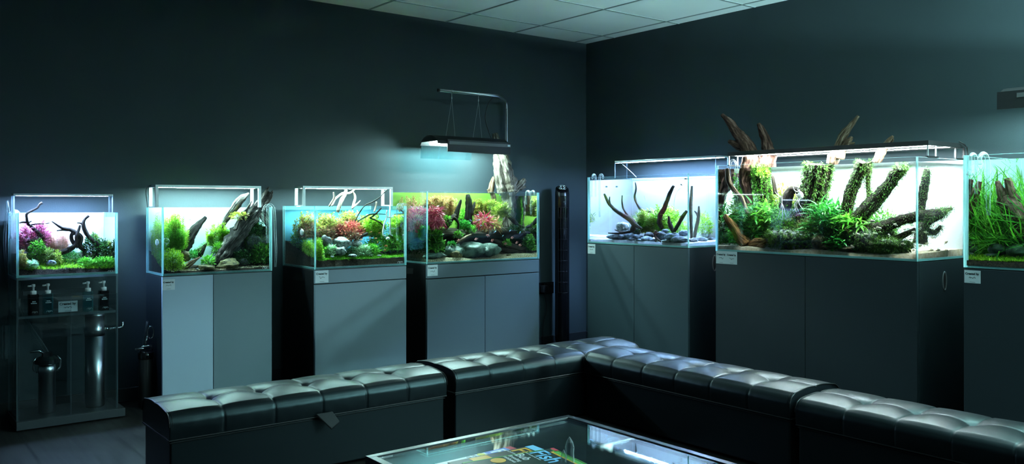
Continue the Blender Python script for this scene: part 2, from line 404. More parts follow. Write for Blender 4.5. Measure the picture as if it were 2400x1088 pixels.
def limb(mb, pts, rad, n=12, seg=None, rough=0.16, ridge=0.0, seed=0.0, flat=1.0, mi=0):
    """A branch: a knobbly tapering tube. Returns surface points and normals for moss."""
    rows = np.array([list(p) + [r] for p, r in zip(pts, rad)], float)
    ln = np.linalg.norm(np.diff(rows[:, :3], axis=0), axis=1).sum()
    k = seg or int(max(8, min(60, ln / 0.010)))
    R = spline(rows, k); up = None; v = []; nr = []; along = 0.0; bk = random.random() * 9
    for i, row in enumerate(R):
        p, r = row[:3], max(row[3], 0.0008)
        if i: along += np.linalg.norm(p - R[i - 1][:3])
        d = R[min(i + 1, k)][:3] - R[max(i - 1, 0)][:3]; d = d / (np.linalg.norm(d) + 1e-12)
        if up is None:
            a = np.array([0, 0, 1.0]) if abs(d[2]) < 0.9 else np.array([1.0, 0, 0]); up = np.cross(d, a)
        up = up - d * up.dot(d); up /= (np.linalg.norm(up) + 1e-12); w = np.cross(d, up)
        for j in range(n):
            th = 2 * PI * j / n; q = up * math.cos(th) * flat + w * math.sin(th) / flat
            c = p + q * r
            f = noise.noise(Vector(c * 38.0) + Vector((seed, 0, 0))) * rough * 1.3 + noise.noise(Vector(c * 95.0) + Vector((0, seed, 0))) * rough * 0.7
            if ridge: f += ridge * math.sin(5 * th + 2.5 * noise.noise(Vector(p * 12.0) + Vector((seed, 3, 0)))) + 0.5 * ridge * math.sin(11 * th + seed)
            v.append(p + q * r * (1 + f)); nr.append(q); mb.b.append((math.cos(th) * r * 60 + bk, math.sin(th) * r * 60, along * 7 + bk))
    f = [(i * n + j, i * n + (j + 1) % n, (i + 1) * n + (j + 1) % n, (i + 1) * n + j) for i in range(k) for j in range(n)]
    f.append(tuple(range(n - 1, -1, -1))); f.append(tuple(k * n + j for j in range(n)))
    mb.add(v, f, mi)
    return np.array(v), np.array(nr)

def unit(a): return a / (np.linalg.norm(a, axis=-1, keepdims=True) + 1e-9)

def leaf_geo(P, D, L, Wd, bend=0.3, rows=3, shape=1.0, upw=None):
    """Curved pointed leaves: P bases, D directions. Returns verts, faces."""
    n = len(P); D = unit(D)
    Z = np.tile([0, 0, 1.0], (n, 1)) + rng.normal(0, 0.35, (n, 3))
    Sd = unit(np.cross(D, Z)); Nn = np.cross(Sd, D)
    L = np.broadcast_to(L, (n,)).reshape(n, 1); Wd = np.broadcast_to(Wd, (n,)).reshape(n, 1); bend = np.broadcast_to(bend, (n,)).reshape(n, 1)
    def at(t): return P + D * L * t - Nn * bend * L * t * t
    vs = [at(0)]
    for i in range(1, rows):
        t = i / rows; w = math.sin(PI * t ** 0.75) ** shape
        c = at(t); vs += [c - Sd * Wd * 0.5 * w, c + Sd * Wd * 0.5 * w]
    vs.append(at(1.0))
    k = len(vs); V = np.stack(vs, axis=1).reshape(-1, 3)
    F = []
    tmpl = [(0, 1, 2)] + [(2 * i - 1, 2 * i + 1, 2 * i + 2, 2 * i) for i in range(1, rows - 1)] + [(2 * rows - 3, 2 * rows - 1, 2 * rows - 2)]
    for q in range(n):
        b = q * k; F.extend([tuple(b + i for i in f) for f in tmpl])
    return V, F

# ------------------------------------------------------------------ the room
def room():
    struct(MB().box((-9, 0, 0), (0.1, 0.1, 2.361)).build('wall_left', M['wall']))
    struct(MB().box((0, -9, 0), (0.1, 0, 2.361)).build('wall_right', M['wall']))
    struct(MB().box((-9, -9, -0.1), (0.1, 0.1, 0)).build('floor', M['floor']))
    c = struct(MB().box((-9, -9, 2.361), (0.1, 0.1, 2.46)).build('ceiling', M['ceiling']))
    g = MB()
    for k in range(14):
        x = -0.127 - k * 0.605
        g.box((x - 0.007, -9, 2.358), (x + 0.007, 0, 2.3615))
    for k in range(14):
        y = -0.32 - k * 0.64
        g.box((-9, y - 0.007, 2.3585), (0, y + 0.007, 2.3615))
    g.build('grid', M['grid'], c)
    struct(MB().box((-9, -0.014, 0), (-0.014, 0, 0.075)).build('baseboard_left', M['skirting'], bevel=0.003))
    struct(MB().box((-0.014, -9, 0), (0, 0, 0.075)).build('baseboard_right', M['skirting'], bevel=0.003))
room()

# ------------------------------------------------------------------ lettering
def text_geo(body, size, right, up, at, bold=0.0, depth=0.0004, center=False):
    cu = bpy.data.curves.new('t', 'FONT'); cu.body = body; cu.size = size; cu.extrude = depth; cu.offset = bold; cu.resolution_u = 3
    if center: cu.align_x = 'CENTER'
    o = bpy.data.objects.new('t', cu); COL.objects.link(o)
    bpy.context.view_layer.update()
    me = bpy.data.meshes.new_from_object(o.evaluated_get(bpy.context.evaluated_depsgraph_get()))
    V = np.array([v.co[:] for v in me.vertices]); F = [tuple(p.vertices) for p in me.polygons]
    bpy.data.objects.remove(o); bpy.data.curves.remove(cu); bpy.data.meshes.remove(me)
    right = unit(np.array(right, float)); up = unit(np.array(up, float)); nn = np.cross(right, up)
    return np.array(at) + V[:, :1] * right + V[:, 1:2] * up + V[:, 2:3] * nn, F

def emblem(mb, at, right, up, h, t=0.12):
    """The maker's mark printed low on the glass: an arch, a D and an arch in one line weight."""
    right = np.array(right, float); up = np.array(up, float); nn = np.cross(right, up)
    w = h * 1.15; ln = []
    a = [(0, 0), (0, .45), (.12, .8), (.45, 1), (1.0, 1), (1.0, 0)]; ln.append([(0.0 + x * w * .9, y * h) for x, y in a]); 
    d = [(0, 0), (.6, 0), (.95, .3), (.95, .7), (.6, 1), (0, 1), (0, 0)]; ln.append([(1.12 * w + x * w * .8, y * h) for x, y in d])
    b = [(0, 0), (0, 1), (.55, 1), (.88, .8), (1.0, .45), (1.0, 0)]; ln.append([(2.15 * w + x * w * .9, y * h) for x, y in b])
    for l in ln:
        mb.tube([np.array(at) + right * x + up * y + nn * 0.0004 for x, y in l], h * t * 0.6, 5)

# ------------------------------------------------------------------ cabinet-top frames: u along the front (left to right as seen), v into the depth, w up
class Place:
    def __init__(s, side, u0, front, w, d, z0, z1):
        s.side, s.u0, s.front, s.w, s.d, s.z0, s.z1 = side, u0, front, w, d, z0, z1
        s.U = np.array([1.0, 0, 0]) if side == 'L' else np.array([0, -1.0, 0])
        s.V = np.array([0, 1.0, 0]) if side == 'L' else np.array([1.0, 0, 0])
        s.Z = np.array([0, 0, 1.0])
    def p(s, u, v, z):
        return np.array([s.u0 + u, s.front + v, z]) if s.side == 'L' else np.array([s.front + v, s.u0 - u, z])
    def hit(s, px, py, v):
        return on_y(px, py, s.front + v) if s.side == 'L' else on_x(px, py, s.front + v)
    def keep(s, q, r, wet=True):
        """Moves a point so that something of radius r round it stays between the panes."""
        u, v, z = s.uvz(q); g = 0.0125 + r
        if z > s.z1 - .015: return q
        return s.p(min(max(u, g), s.w - g), min(max(v, g), s.d - g - .002), z)
    def uvz(s, q):
        return (q[0] - s.u0, q[1] - s.front, q[2]) if s.side == 'L' else (s.u0 - q[1], q[0] - s.front, q[2])
    def box(s, mb, u0, u1, v0, v1, z0, z1, mi=0, edge=None, flat=None):
        ax = None
        if flat is not None:
            ax = {'u': 0, 'v': 1, 'z': 2}[flat]
            if s.side == 'R' and ax < 2: ax = 1 - ax
        return mb.box(s.p(u0, v0, z0), s.p(u1, v1, z1), mi, edge, ax)

T1 = Place('L', -4.008, -0.34, 0.45, 0.27, 0.730, 1.040)
T2 = Place('L', -3.3415, -0.34, 0.60, 0.30, 0.705, 1.065)
T3 = Place('L', -2.555, -0.50, 0.60, 0.45, 0.712, 1.072)
T4 = Place('L', -1.820, -0.52, 0.90, 0.45, 0.712, 1.162)
T5 = Place('R', -0.641, -0.584, 0.90, 0.45, 0.815, 1.270)
T6 = Place('R', -1.774, -0.614, 1.20, 0.50, 0.808, 1.310)
T7 = Place('R', -3.230, -0.709, 1.20, 0.60, 0.800, 1.300)

def make_tank(T, label, film, g=0.008, water=0.022, mark=None):
    t = thing('aquarium', label, 'aquarium', T.p(T.w / 2, T.d / 2, T.z0))
    gm = [M['glass'], M['edge']]
    T.box(MB(), 0, T.w, 0, g, T.z0, T.z1, 0, 1, 'v').build('front_pane', gm, t)
    T.box(MB(), 0, T.w, T.d - g, T.d, T.z0, T.z1, 0, 1, 'v').build('back_pane', gm, t)
    T.box(MB(), 0, g, g, T.d - g, T.z0, T.z1, 0, 1, 'u').build('side_pane', gm, t)
    T.box(MB(), T.w - g, T.w, g, T.d - g, T.z0, T.z1, 0, 1, 'u').build('side_pane', gm, t)
    T.box(MB(), g, T.w - g, g, T.d - g, T.z0, T.z0 + g, 0, 1, 'z').build('bottom_pane', gm, t)
    s = MB(); e = 0.0035
    for (u, v) in ((g, g), (T.w - g, g), (g, T.d - g), (T.w - g, T.d - g)):
        du = e if u < T.w / 2 else -e; dv = e if v < T.d / 2 else -e
        T.box(s, u, u + du, v, v + dv, T.z0 + g, T.z1)
    T.box(s, g, T.w - g, g, g + e, T.z0 + g, T.z0 + g + e); T.box(s, g, g + e, g, T.d - g, T.z0 + g, T.z0 + g + e)
    T.box(s, T.w - g - e, T.w - g, g, T.d - g, T.z0 + g, T.z0 + g + e)
    s.build('silicone_seal', M['silicone'], t)
    wb = MB(); T.box(wb, g + .001, T.w - g - .001, g + .001, T.d - g - .001, T.z0 + g + .001, T.z1 - water)
    wb.m[1] = 1; wb.build('water', [M['water'], M['water_top']], t)
    if film is not None:
        T.box(MB(), g + .002, T.w - g - .002, T.d - g - .004, T.d - g - .002, T.z0 + g + .002, T.z1 - .001).build('backing_film', film, t)
    if mark:
        mb = MB(); emblem(mb, T.hit(mark[0], mark[1], -0.0006), T.U, T.Z, mark[2]); mb.build('emblem', M['mark'], t)
    return t

def ground(T, name, label, m, hf, nu=50, nv=30, g=0.0095, cat='substrate', v1=None, seed=0, rough=0.004):
    """A bed of soil, gravel or sand filling the floor of a tank; hf(u01, v01) is its depth."""
    v1 = T.d - g if v1 is None else v1
    def H(u, v):
        return hf(u, v) + rough * noise.noise(Vector((u * T.w * 25 + seed, v * T.d * 25, 0)))
    V = []; F = []
    for j in range(nv + 1):
        for i in range(nu + 1):
            a, b = i / nu, j / nv
            V.append(T.p(g + a * (T.w - 2 * g), g + b * (v1 - g), T.z0 + 0.0095 + H(a, b)))
    n = nu + 1
    for j in range(nv):
        for i in range(nu): F.append((j * n + i, j * n + i + 1, (j + 1) * n + i + 1, (j + 1) * n + i))
    top = len(V); rim = [i for i in range(n)] + [j * n + nu for j in range(1, nv + 1)] + [nv * n + i for i in range(nu - 1, -1, -1)] + [j * n for j in range(nv - 1, 0, -1)]
    for i in rim: q = V[i].copy(); q[2] = T.z0 + 0.0095; V.append(q)
    k = len(rim)
    for i in range(k): F.append((rim[i], top + i, top + (i + 1) % k, rim[(i + 1) % k]))
    F.append(tuple(top + i for i in range(k)))
    mb = MB(); mb.add(V, F)
    o = mb.build(name, m, None, T.p(T.w / 2, T.d / 2, T.z0), smooth=True)
    tag(o, label, cat, None, 'stuff')
    return lambda u, v: T.z0 + 0.0095 + H(u / T.w, v / T.d)

def carpet(T, label, m, hz, u0, u1, v0, v1, n, ln=0.012, wd=0.003, cat='carpet plant', name='carpet_plant'):
    u = rng.uniform(u0, u1, n); v = rng.uniform(v0, v1, n)
    P = np.array([T.p(a, b, hz(a, b)) for a, b in zip(u, v)])
    D = np.tile([0, 0, 1.0], (n, 1)) + rng.normal(0, 0.55, (n, 3))
    V, F = leaf_geo(P, D, rng.uniform(.5, 1.25, n) * ln, wd * rng.uniform(.7, 1.3, n), 0.3, 3)
    mb = MB(); mb.add(V, F); o = mb.build(name, m, None, T.p((u0 + u1) / 2, (v0 + v1) / 2, T.z0))
    tag(o, label, cat, None, 'stuff'); return o

def region(T, x0, y0, x1, y1, v):
    c = T.hit((x0 + x1) / 2, (y0 + y1) / 2, v)
    a = T.hit(x0, (y0 + y1) / 2, v); b = T.hit(x1, (y0 + y1) / 2, v)
    hw = np.linalg.norm(b - a) / 2
    z1 = T.hit((x0 + x1) / 2, y0, v)[2]; z0 = T.hit((x0 + x1) / 2, y1, v)[2]
    return c, hw, z0, z1

def bush(T, box, v, rv, n, ln, wd, m, name, label, cat='aquarium plant', kind='round', group=None, bend=0.3, rows=3, stems=None, droop=0.0, shape=1.0):
    """A plant inside the pixel box, centred v behind the front pane and rv deep.
    round: leaves out from a dome of short stems; stem: leaves in whorls up many stalks; blade: long blades from the base."""
    c, hw, z0, z1 = region(T, *box, v)
    rv = max(0.012, min(rv, v - 0.014, T.d - 0.014 - v))
    U, Vv, Z = T.U, T.V, T.Z; base = np.array([c[0], c[1], z0]); mb = MB(); sm = MB()
    h = z1 - z0
    if kind == 'round':
        n = int(n * 2.0)
        d = unit(rng.normal(0, 1, (n, 3))); d[:, 2] = np.abs(d[:, 2]) * 1.0 - 0.25
        d = unit(d); r = rng.uniform(.30, 1.0, n) ** 0.5 * (0.85 + 0.3 * rng.random(n))
        lump = np.array([1 + 0.22 * noise.noise(Vector(q * 2.2 + c)) for q in d])
        r = np.minimum(r * lump, 1.12)
        cc = base + Z * h * 0.32
        hh = h * 0.68
        P = cc + (U * (d[:, :1] * r[:, None] * (hw - ln * .35)) + Vv * (d[:, 1:2] * r[:, None] * rv) + Z * (np.where(d[:, 2:] > 0, d[:, 2:] * (hh - ln * .3), d[:, 2:] * h * .9) * r[:, None]))
        P[:, 2] = np.maximum(P[:, 2], z0)
        D = (U * d[:, :1] + Vv * d[:, 1:2] + Z * (d[:, 2:] + 0.25 - droop)) + rng.normal(0, 0.45, (n, 3))
        Vx, F = leaf_geo(P, D, ln * rng.uniform(.65, 1.25, n), wd * rng.uniform(.7, 1.25, n), bend, rows, shape)
        mb.add(Vx, F)
        for i in range(12):
            a = rng.uniform(-.5, .5); b = rng.uniform(-.5, .5)
            sm.tube([base + U * a * hw * .5 + Vv * b * rv * .6 - Z * .004, base + U * a * hw * 1.3 + Vv * b * rv + Z * h * rng.uniform(.45, .75)], 0.0007, 4)
    elif kind == 'stem':
        ln *= 1.15; wd *= 1.25; ns = int((stems or 30) * 2.2); per = max(8, int(n * 4.2 / ns)); Ps = []; Ds = []
        for i in range(ns):
            a = rng.uniform(-1, 1); b = rng.uniform(-1, 1)
            top = (1 - 0.45 * a * a) * rng.uniform(.72, 1.03) * h - ln * .3
            B = base + U * a * hw * .72 + Vv * b * rv * .8; lean = U * a * hw * .22 + Vv * b * rv * .15 + U * rng.normal(0, .06) * hw
            sm.tube([B - Z * .004, B + lean * .5 + Z * top * .5, B + lean + Z * top], [0.0006, 0.0005, 0.0004], 4)
            for k in range(per):
                f = (k + rng.random() * .5) / per; f = 0.06 + 0.94 * f; th = k * 2.4 + rng.random()
                Ps.append(B + lean * f + Z * top * f); Ds.append(U * math.cos(th) + Vv * math.sin(th) + Z * (0.25 + 0.9 * f * f - droop))
        Ps = np.array(Ps); Ds = np.array(Ds) + rng.normal(0, .15, (len(Ps), 3))
        Vx, F = leaf_geo(Ps, Ds, ln * rng.uniform(.75, 1.2, len(Ps)), wd * rng.uniform(.8, 1.2, len(Ps)), bend, rows, shape)
        mb.add(Vx, F)
    elif kind == 'blade':
        a = rng.uniform(-1, 1, n); b = rng.uniform(-1, 1, n)
        P = base + U * (a * hw * .62)[:, None] + Vv * (b * rv * .8)[:, None] + Z * (rng.uniform(0, .12, n) * h)[:, None]
        D = Z + U * (a * .35 + rng.normal(0, .28, n))[:, None] + Vv * (b * .3 + rng.normal(0, .22, n))[:, None]
        L = h * rng.uniform(.55, 1.12, n)
        Vx, F = leaf_geo(P, D, L, wd * rng.uniform(.7, 1.3, n), bend * rng.uniform(.2, 1.6, n), rows, 0.6)
        mb.add(Vx, F)
    elif kind == 'fern':
        a = rng.uniform(-1, 1, n); b = rng.uniform(-1, 1, n); f = rng.uniform(.05, .80, n) * (1 - .35 * a * a)
        P = base + U * (a * hw * .75)[:, None] + Vv * (b * rv * .8)[:, None] + Z * (f * h * .85)[:, None]
        D = Z * rng.uniform(.1, 1.0, n)[:, None] + U * (a * .7 + rng.normal(0, .55, n))[:, None] + Vv * (b * .4 - .35 + rng.normal(0, .4, n))[:, None]
        Vx, F = leaf_geo(P, D, ln * rng.uniform(.55, 1.15, n), wd * rng.uniform(.6, 1.1, n), bend * rng.uniform(.2, 1.4, n), rows, .8)
        mb.add(Vx, F)
    # keep every leaf inside the glass
    g = 0.0125; lo = T.p(g, g, T.z0 + .01); hi = T.p(T.w - g, T.d - g, T.z1 - 0.024)
    for b_ in (mb, sm):
        if b_.v:
            A = np.array(b_.v)
            for k in range(3): A[:, k] = np.clip(A[:, k], min(lo[k], hi[k]), max(lo[k], hi[k]))
            b_.v = [tuple(q) for q in A]
    t = thing(name, label, cat, base, group)
    mb.build('leaves', m, t)
    if sm.v: sm.build('stems', M['stem'], t)
    return t

def moss_on(surf, m, parent, dens=2200, ln=0.010, wd=0.0034, keep=None, name='moss', jit=.006):
    V, Nr = surf
    idx = rng.integers(0, len(V), dens)
    if keep is not None: idx = idx[keep(V[idx], Nr[idx])]
    P = V[idx] + rng.normal(0, 1, (len(idx), 3)) * jit; D = Nr[idx] + rng.normal(0, .55, (len(idx), 3)) + np.array([0, 0, -.15])
    Vx, F = leaf_geo(P, D, ln * rng.uniform(.6, 1.4, len(idx)), wd, .4, 3)
    mb = MB(); mb.add(Vx, F); return mb.build(name, m, parent)

def drift(T, limbs, m, label, name='driftwood', cat='driftwood', rough=0.16, ridge=0.08, n=12, moss=None, group=None, seed=None, flat=1.0):
    """limbs: rows of (px, py, v, radius in px). Built as one piece of wood."""
    mb = MB(); sf = []; sd = random.random() * 20 if seed is None else seed
    lowest = None
    for l in limbs:
        pts = []; rad = []
        for (x, y, v, r) in l:
            q = T.hit(x, y, v); dep = (q[:2] - np.array([CX, CY])).dot(FV); q = T.keep(q, min(r / FPX * dep, .05)); pts.append(q); rad.append(r / FPX * dep)
            if lowest is None or q[2] < lowest[2]: lowest = q
        sf.append(limb(mb, pts, rad, n, None, rough, ridge, sd, flat))
    if moss:
        t = thing(name, label, cat, lowest, group); mb.build('wood', m, t, smooth=True)
        V = np.vstack([a for a, b in sf]); Nr = np.vstack([b for a, b in sf])
        moss_on((V, Nr), moss.get('m', M['l_moss']), t, moss.get('n', 2500), moss.get('ln', .010), moss.get('wd', .0022), moss.get('keep'))
        return t
    o = mb.build(name, m, None, lowest, smooth=True); return tag(o, label, cat, group)

def rock_geo(c, r, seed, sub=3, amp=0.35, flatb=True):
    bm = bmesh.new(); bmesh.ops.create_icosphere(bm, subdivisions=sub, radius=1.0)
    V = []; s = Vector((seed * 3.7, seed * 1.3, seed * 7.1))
    for v in bm.verts:
        p = v.co.copy(); f = 1 + amp * noise.noise(p * 1.1 + s) + amp * .55 * noise.noise(p * 2.6 + s) + amp * .22 * noise.noise(p * 6 + s)
        f2 = abs(noise.noise(p * 1.7 - s)); f -= amp * .5 * f2
        p = p * f; V.append(np.array(c) + np.array([p.x * r[0], p.y * r[1], p.z * r[2]]))
    F = [tuple(v.index for v in f.verts) for f in bm.faces]; bm.free()
    return V, F

def rock(T, px, py, rx, ry, v, m, label, seed, name='stone', cat='stone', group=None, amp=.35, sub=3, deep=0.9, smooth=True):
    c = T.hit(px, py, v); a = T.hit(px - rx, py, v); b = T.hit(px + rx, py, v); hw = np.linalg.norm(b - a) / 2
    h = (T.hit(px, py - ry, v)[2] - T.hit(px, py + ry, v)[2]) / 2
    rd = min(hw * deep, v - .012, T.d - .012 - v); rd = max(rd, .006); c = T.keep(c, 0); u_ = T.uvz(c)[0]; u_ = min(max(u_, .012 + hw * 1.1), T.w - .012 - hw * 1.1); c = T.p(u_, T.uvz(c)[1], c[2])
    r = (hw, rd, h) if T.side == 'L' else (rd, hw, h)
    V, F = rock_geo(c, tuple(1.12 * q for q in r), seed, sub, amp)
    mb = MB(); mb.add(V, F); o = mb.build(name, m, None, (c[0], c[1], c[2] - h), smooth=smooth)
    return tag(o, label, cat, group)

ORD = ['leftmost', 'second from left', 'third from left', 'fourth from left', 'fifth from left', 'sixth from left', 'seventh from left', 'eighth from left', 'ninth from left',
       'tenth from left', 'eleventh from left', 'twelfth from left', 'thirteenth from left', 'fourteenth from left', 'fifteenth from left', 'sixteenth from left', 'seventeenth from left',
       'eighteenth from left', 'nineteenth from left', 'twentieth from left', 'twenty-first from left', 'twenty-second from left', 'twenty-third from left', 'twenty-fourth from left']

def fish_geo(c, fwd, L, H, Wd, up=np.array([0, 0, 1.0]), tail=0.28):
    fwd = unit(np.array(fwd, float)); sd = unit(np.cross(fwd, up)); up = np.cross(sd, fwd)
    prof = [(-.5, .02, .02), (-.46, .30, .4), (-.36, .66, .75), (-.2, .95, 1), (0, 1.0, .95), (.18, .75, .7), (.34, .40, .4), (.46, .2, .2), (.5, .16, .1)]
    n = 10; V = []
    for (x, h, w) in prof:
        for j in range(n):
            a = 2 * PI * j / n; V.append(c - fwd * x * L * .78 + up * math.sin(a) * h * H / 2 + sd * math.cos(a) * w * Wd / 2)
    k = len(prof); F = [(i * n + j, i * n + (j + 1) % n, (i + 1) * n + (j + 1) % n, (i + 1) * n + j) for i in range(k - 1) for j in range(n)]
    F.append(tuple(range(n - 1, -1, -1))); F.append(tuple((k - 1) * n + j for j in range(n)))
    def fin(pts, th=0.0006):
        b = len(V)
        for q in pts: V.append(c + fwd * q[0] * L + up * q[1] * H + sd * th)
        for q in pts: V.append(c + fwd * q[0] * L + up * q[1] * H - sd * th)
        m = len(pts); F.append(tuple(b + i for i in range(m))); F.append(tuple(b + 2 * m - 1 - i for i in range(m)))
        for i in range(m): F.append((b + i, b + m + i, b + m + (i + 1) % m, b + (i + 1) % m))
    fin([(-.36, .06), (-.36, -.06), (-.52, -.45), (-.46, 0), (-.52, .45)])
    fin([(.08, .45), (-.06, .75), (-.2, .62), (-.22, .34)]); fin([(-.02, -.46), (-.14, -.72), (-.24, -.30)])
    return V, F

def fish(T, px, py, v, lpx, ang, m, label, group, asp=.38, name='fish', cat='fish'):
    c = T.keep(T.hit(px, py, v), .012); dep = (c[:2] - np.array([CX, CY])).dot(FV); L = lpx / FPX * dep
    a = math.radians(ang); fwd = T.U * math.cos(a) + T.Z * math.sin(a) * .9 + T.V * random.uniform(-.2, .2)
    V, F = fish_geo(c, fwd, L, L * asp, L * .16)
    mb = MB(); mb.add(V, F); o = mb.build(name, m, None, c, smooth=True)
    return tag(o, label, cat, group)

def lily(T, pts, r, label, bell=None, name='lily_pipe', group=None):
    """A blown-glass pipe hooked over the rim; pts: (px, py, v)."""
    P = [T.hit(x, y, v) for x, y, v in pts]
    sp = spline([list(p) for p in P], 28); mb = MB(); mb.tube(sp, r, 10)
    if bell:
        e = sp[-1]; d = unit(sp[-1] - sp[-2]); mb.tube([e, e + d * bell * .5, e + d * bell], [r, r * 1.9, r * 2.3], 10)
    o = mb.build(name, M['lily'], None, P[-1], smooth=True); return tag(o, label, 'glass pipe', group)

# ------------------------------------------------------------------ cabinets
def cabinet(T, label, front, side_m, split=None, drawer_z=None, doors=None, slot=None, ring=None, name='aquarium_cabinet', top=0.006):
    t = thing(name, label, 'cabinet', T.p(T.w / 2, T.d / 2, 0)); th = 0.018; zt = T.z0 - top; e = 0.0015
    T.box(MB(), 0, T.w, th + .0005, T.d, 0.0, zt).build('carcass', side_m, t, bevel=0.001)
    T.box(MB(), 0.004, T.w - .004, 0.006, T.d - .004, zt, T.z0 - .0005).build('top_mat', M['matt_black'], t)
    zd = zt
    if drawer_z:
        T.box(MB(), e, T.w - e, 0, th, drawer_z + .003, zt).build('fascia', front[0], t, bevel=0.001); zd = drawer_z - .003
    cuts = [0.0] + (split or []) + [T.w]
    for i in range(len(cuts) - 1):
        d = T.box(MB(), cuts[i] + e, cuts[i + 1] - e, 0, th, 0.012, zd).build('door', front[i % len(front)], t, bevel=0.001)
        if doors: d['label'] = doors[i]
    if slot:
        (u, v0, v1, z0, z1) = slot
        sl = MB(); T.box(sl, u - .0012, u + .004, v0, v1, z0, z1); sl.build('vent_slot', M['dark_slot'], t)
    if ring:
        (u, v, z, rr, s) = ring; k = 28; c = T.p(u, v, z)
        rb = MB(); rb.tube([c + T.V * math.cos(2 * PI * i / k) * rr * .62 + T.Z * math.sin(2 * PI * i / k) * rr * 1.5 for i in range(k + 1)], 0.0045, 8, caps=False)
        rb.build('finger_pull', M['grey_stripe'], t, smooth=True)
        hb = MB(); hb.prism([c + T.U * s * .0006 + T.V * math.cos(2 * PI * i / k) * rr * .6 + T.Z * math.sin(2 * PI * i / k) * rr * 1.45 for i in range(k)], T.U * s * .0006)
        hb.build('recess', M['dark_slot'], t)
    return t

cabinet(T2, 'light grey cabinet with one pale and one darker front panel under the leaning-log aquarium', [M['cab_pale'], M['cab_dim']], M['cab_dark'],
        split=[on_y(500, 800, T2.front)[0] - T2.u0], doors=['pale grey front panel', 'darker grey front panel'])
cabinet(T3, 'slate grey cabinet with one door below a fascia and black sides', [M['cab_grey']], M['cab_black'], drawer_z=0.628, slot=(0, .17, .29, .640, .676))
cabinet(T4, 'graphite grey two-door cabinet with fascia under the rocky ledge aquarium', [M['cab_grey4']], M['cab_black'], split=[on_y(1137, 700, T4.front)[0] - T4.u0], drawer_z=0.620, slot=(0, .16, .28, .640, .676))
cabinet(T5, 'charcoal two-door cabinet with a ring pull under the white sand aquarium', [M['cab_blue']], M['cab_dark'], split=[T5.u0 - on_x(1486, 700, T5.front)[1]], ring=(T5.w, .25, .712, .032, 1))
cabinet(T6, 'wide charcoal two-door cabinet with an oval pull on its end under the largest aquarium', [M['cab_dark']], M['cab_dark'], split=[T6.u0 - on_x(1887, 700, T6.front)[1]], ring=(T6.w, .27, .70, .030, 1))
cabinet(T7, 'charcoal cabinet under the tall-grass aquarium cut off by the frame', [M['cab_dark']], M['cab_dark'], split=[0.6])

def card(T, x0, y0, x1, y1, label, lines=(('Created by', .30),), v=-0.0012, halves=1, sig=0, sm=None, grey=None):
    c = T.hit((x0 + x1) / 2, (y0 + y1) / 2, v); a = T.hit(x0, (y0 + y1) / 2, v); b = T.hit(x1, (y0 + y1) / 2, v)
    z1 = T.hit((x0 + x1) / 2, y0, v)[2]; z0 = T.hit((x0 + x1) / 2, y1, v)[2]; w = np.linalg.norm(b - a); h = z1 - z0
    t = thing('name_card', label, 'card', (c[0], c[1], z0), 'creator cards on the cabinets')
    o = c - T.U * w / 2; o[2] = z0
    mb = MB(); mb.prism([o, o + T.U * w, o + T.U * w + T.Z * h, o + T.Z * h], T.V * 0.0009); mb.build('paper', M['card'] if not grey else grey, t)
    w1 = w / halves; ink = MB()
    for k in range(halves):
        q = o + T.U * w1 * k - T.V * 0.0003
        V, F = text_geo('Created by', w1 * .185, T.U, T.Z, q + T.U * w1 * .06 + T.Z * h * .66, 0.0006, 0.0002); ink.add(V, F)
        rr = random.Random(sig + k); x = .28; pts = []
        for i in range(9):
            pts.append(q + T.U * w1 * (x + .028 * math.sin(i * 2.2)) + T.Z * h * (.42 + rr.uniform(-.06, .08))); x += .055
        ink.tube([np.array(p) for p in spline([list(p) for p in pts], 30)], w1 * .011, 4)
        ink.tube([q + T.U * w1 * .33 + T.Z * h * .09, q + T.U * w1 * .67 + T.Z * h * .09], w1 * .008, 4)
    ink.build('lettering', M['ink'], t)
    return t
card(T2, 380.8, 655, 410, 680, 'creator card stuck to the pale grey cabinet', sig=1)
card(T3, 739, 634, 770, 663, 'creator card on the fascia of the slate grey single-door cabinet', sig=2)
card(T4, 1002, 621, 1026, 647, 'white creator card on the fascia of the graphite grey cabinet', sig=3)
card(T5, 1377.5, 572, 1395, 595, 'creator card at the corner end of the white sand tank cabinet', sig=1)
card(T6, 1678, 589, 1727, 619, 'double creator card on the widest charcoal cabinet', halves=2, sig=5)
card(T7, 2260, 634, 2298, 664, 'dim creator card on the cabinet at the right edge', sig=8)

